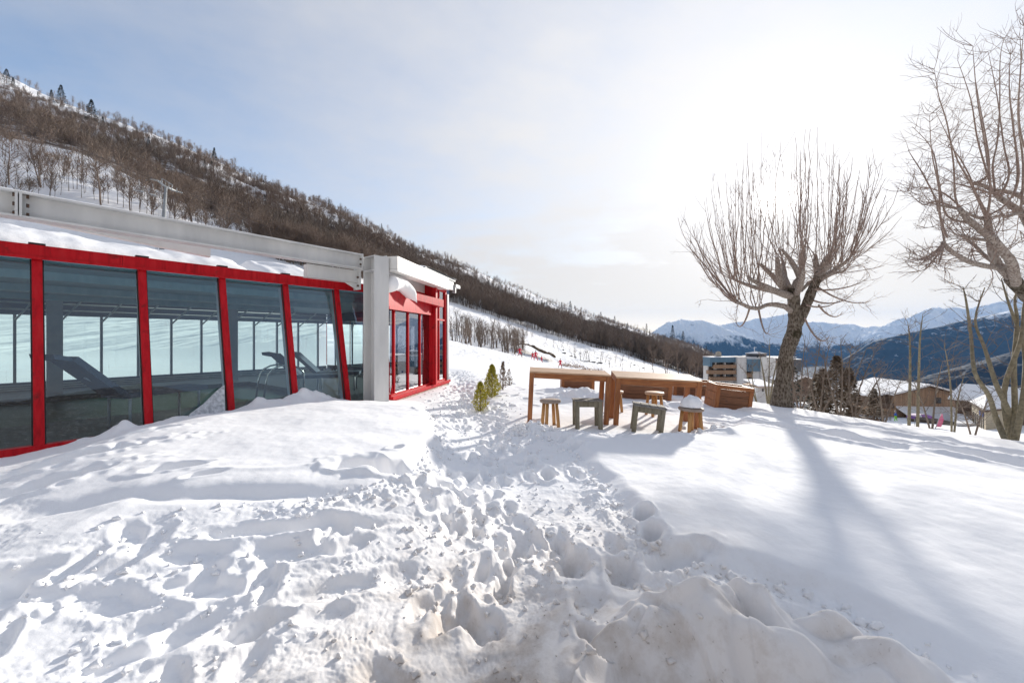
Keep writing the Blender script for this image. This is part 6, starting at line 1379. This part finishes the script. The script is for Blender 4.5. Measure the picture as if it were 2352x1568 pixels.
# ------------------------------------------------------------------ loose clods of snow kicked up along the path
R7 = np.random.default_rng(5)
bm = bmesh.new(); bmesh.ops.create_icosphere(bm, subdivisions=2, radius=1); IV = np.array([v.co[:] for v in bm.verts]); IT = np.array([[v.index for v in f.verts] for f in bm.faces]); bm.free()
CP = []
def put(x, y, s): CP.append((x, y, s))
for i in range(1, len(PATH)-1):
    (x0,y0),(x1,y1) = PATH[i], PATH[i+1]; L_ = math.hypot(x1-x0, y1-y0)
    for k in range(int(75*L_)):
        t = R7.random(); put(x0+(x1-x0)*t+R7.normal(0,.62), y0+(y1-y0)*t, .009+.022*R7.random()**2.5)
for k in range(650): put(R7.uniform(-3.6,1.0), R7.uniform(1.5,4.4), .006+.022*R7.random()**2.6)
for poly in (MOUND, FIELD):
    for i in range(len(poly)):
        (x0,y0),(x1,y1) = poly[i], poly[(i+1)%len(poly)]
        if max(x0,x1) > 3.0 or (poly is MOUND and min(x0,x1) < -2.4): continue
        for k in range(int(38*math.hypot(x1-x0,y1-y0))): t = R7.random(); put(x0+(x1-x0)*t+R7.normal(0,.09), y0+(y1-y0)*t+R7.normal(0,.09), .008+.028*R7.random()**2.8)
for k in range(30): put(R7.normal(3.9,.4), R7.normal(7.75,.22), .012+.05*R7.random()**2.5)
for k in range(160): put(R7.normal(.35,.3), R7.normal(7.8,.3), .012+.05*R7.random()**2.5)
for k in range(0):
    t = R7.random()*(len(CREST)-2); i = int(t); f = t-i; put(CREST[i][0]*(1-f)+CREST[i+1][0]*f+R7.normal(-.15,.25), CREST[i][1]*(1-f)+CREST[i+1][1]*f+R7.normal(-.2,.2), .008+.03*R7.random()**2.5)
CP = np.array(CP); ins_ = sdpoly(CP[:,0], CP[:,1], FOOT) > -.05; CP = CP[~ins_ & (sdpoly(CP[:,0], CP[:,1], FIELD) < .12) & (sdpoly(CP[:,0], CP[:,1], MOUND) < .12) & (np.hypot(CP[:,0], CP[:,1]) > 1.25)]
cz_ = snow_z(CP[:,0], CP[:,1]); vv = []; tt_ = []
for n_, ((x, y, s), z_) in enumerate(zip(CP, cz_)):
    sc_ = s*R7.uniform(.7,1.25,3); sc_[2] *= .8; ph = R7.uniform(0,6,3); d = 1+.28*np.sin(IV@np.array([2.1,1.3,.7])*1.7+ph[0])+.2*np.sin(IV@np.array([-1.2,2.3,1.9])*1.9+ph[1])
    vv.append(IV*d[:,None]*sc_+np.array([x, y, z_+s*.25])); tt_.append(IT+n_*len(IV))
tag(link('snow_clods', mesh_np('snow_clods', np.concatenate(vv), np.concatenate(tt_), smooth=True), M['snow']), 'loose clods and crumbs of snow scattered along the path and bank', 'snow clods', None, 'stuff')
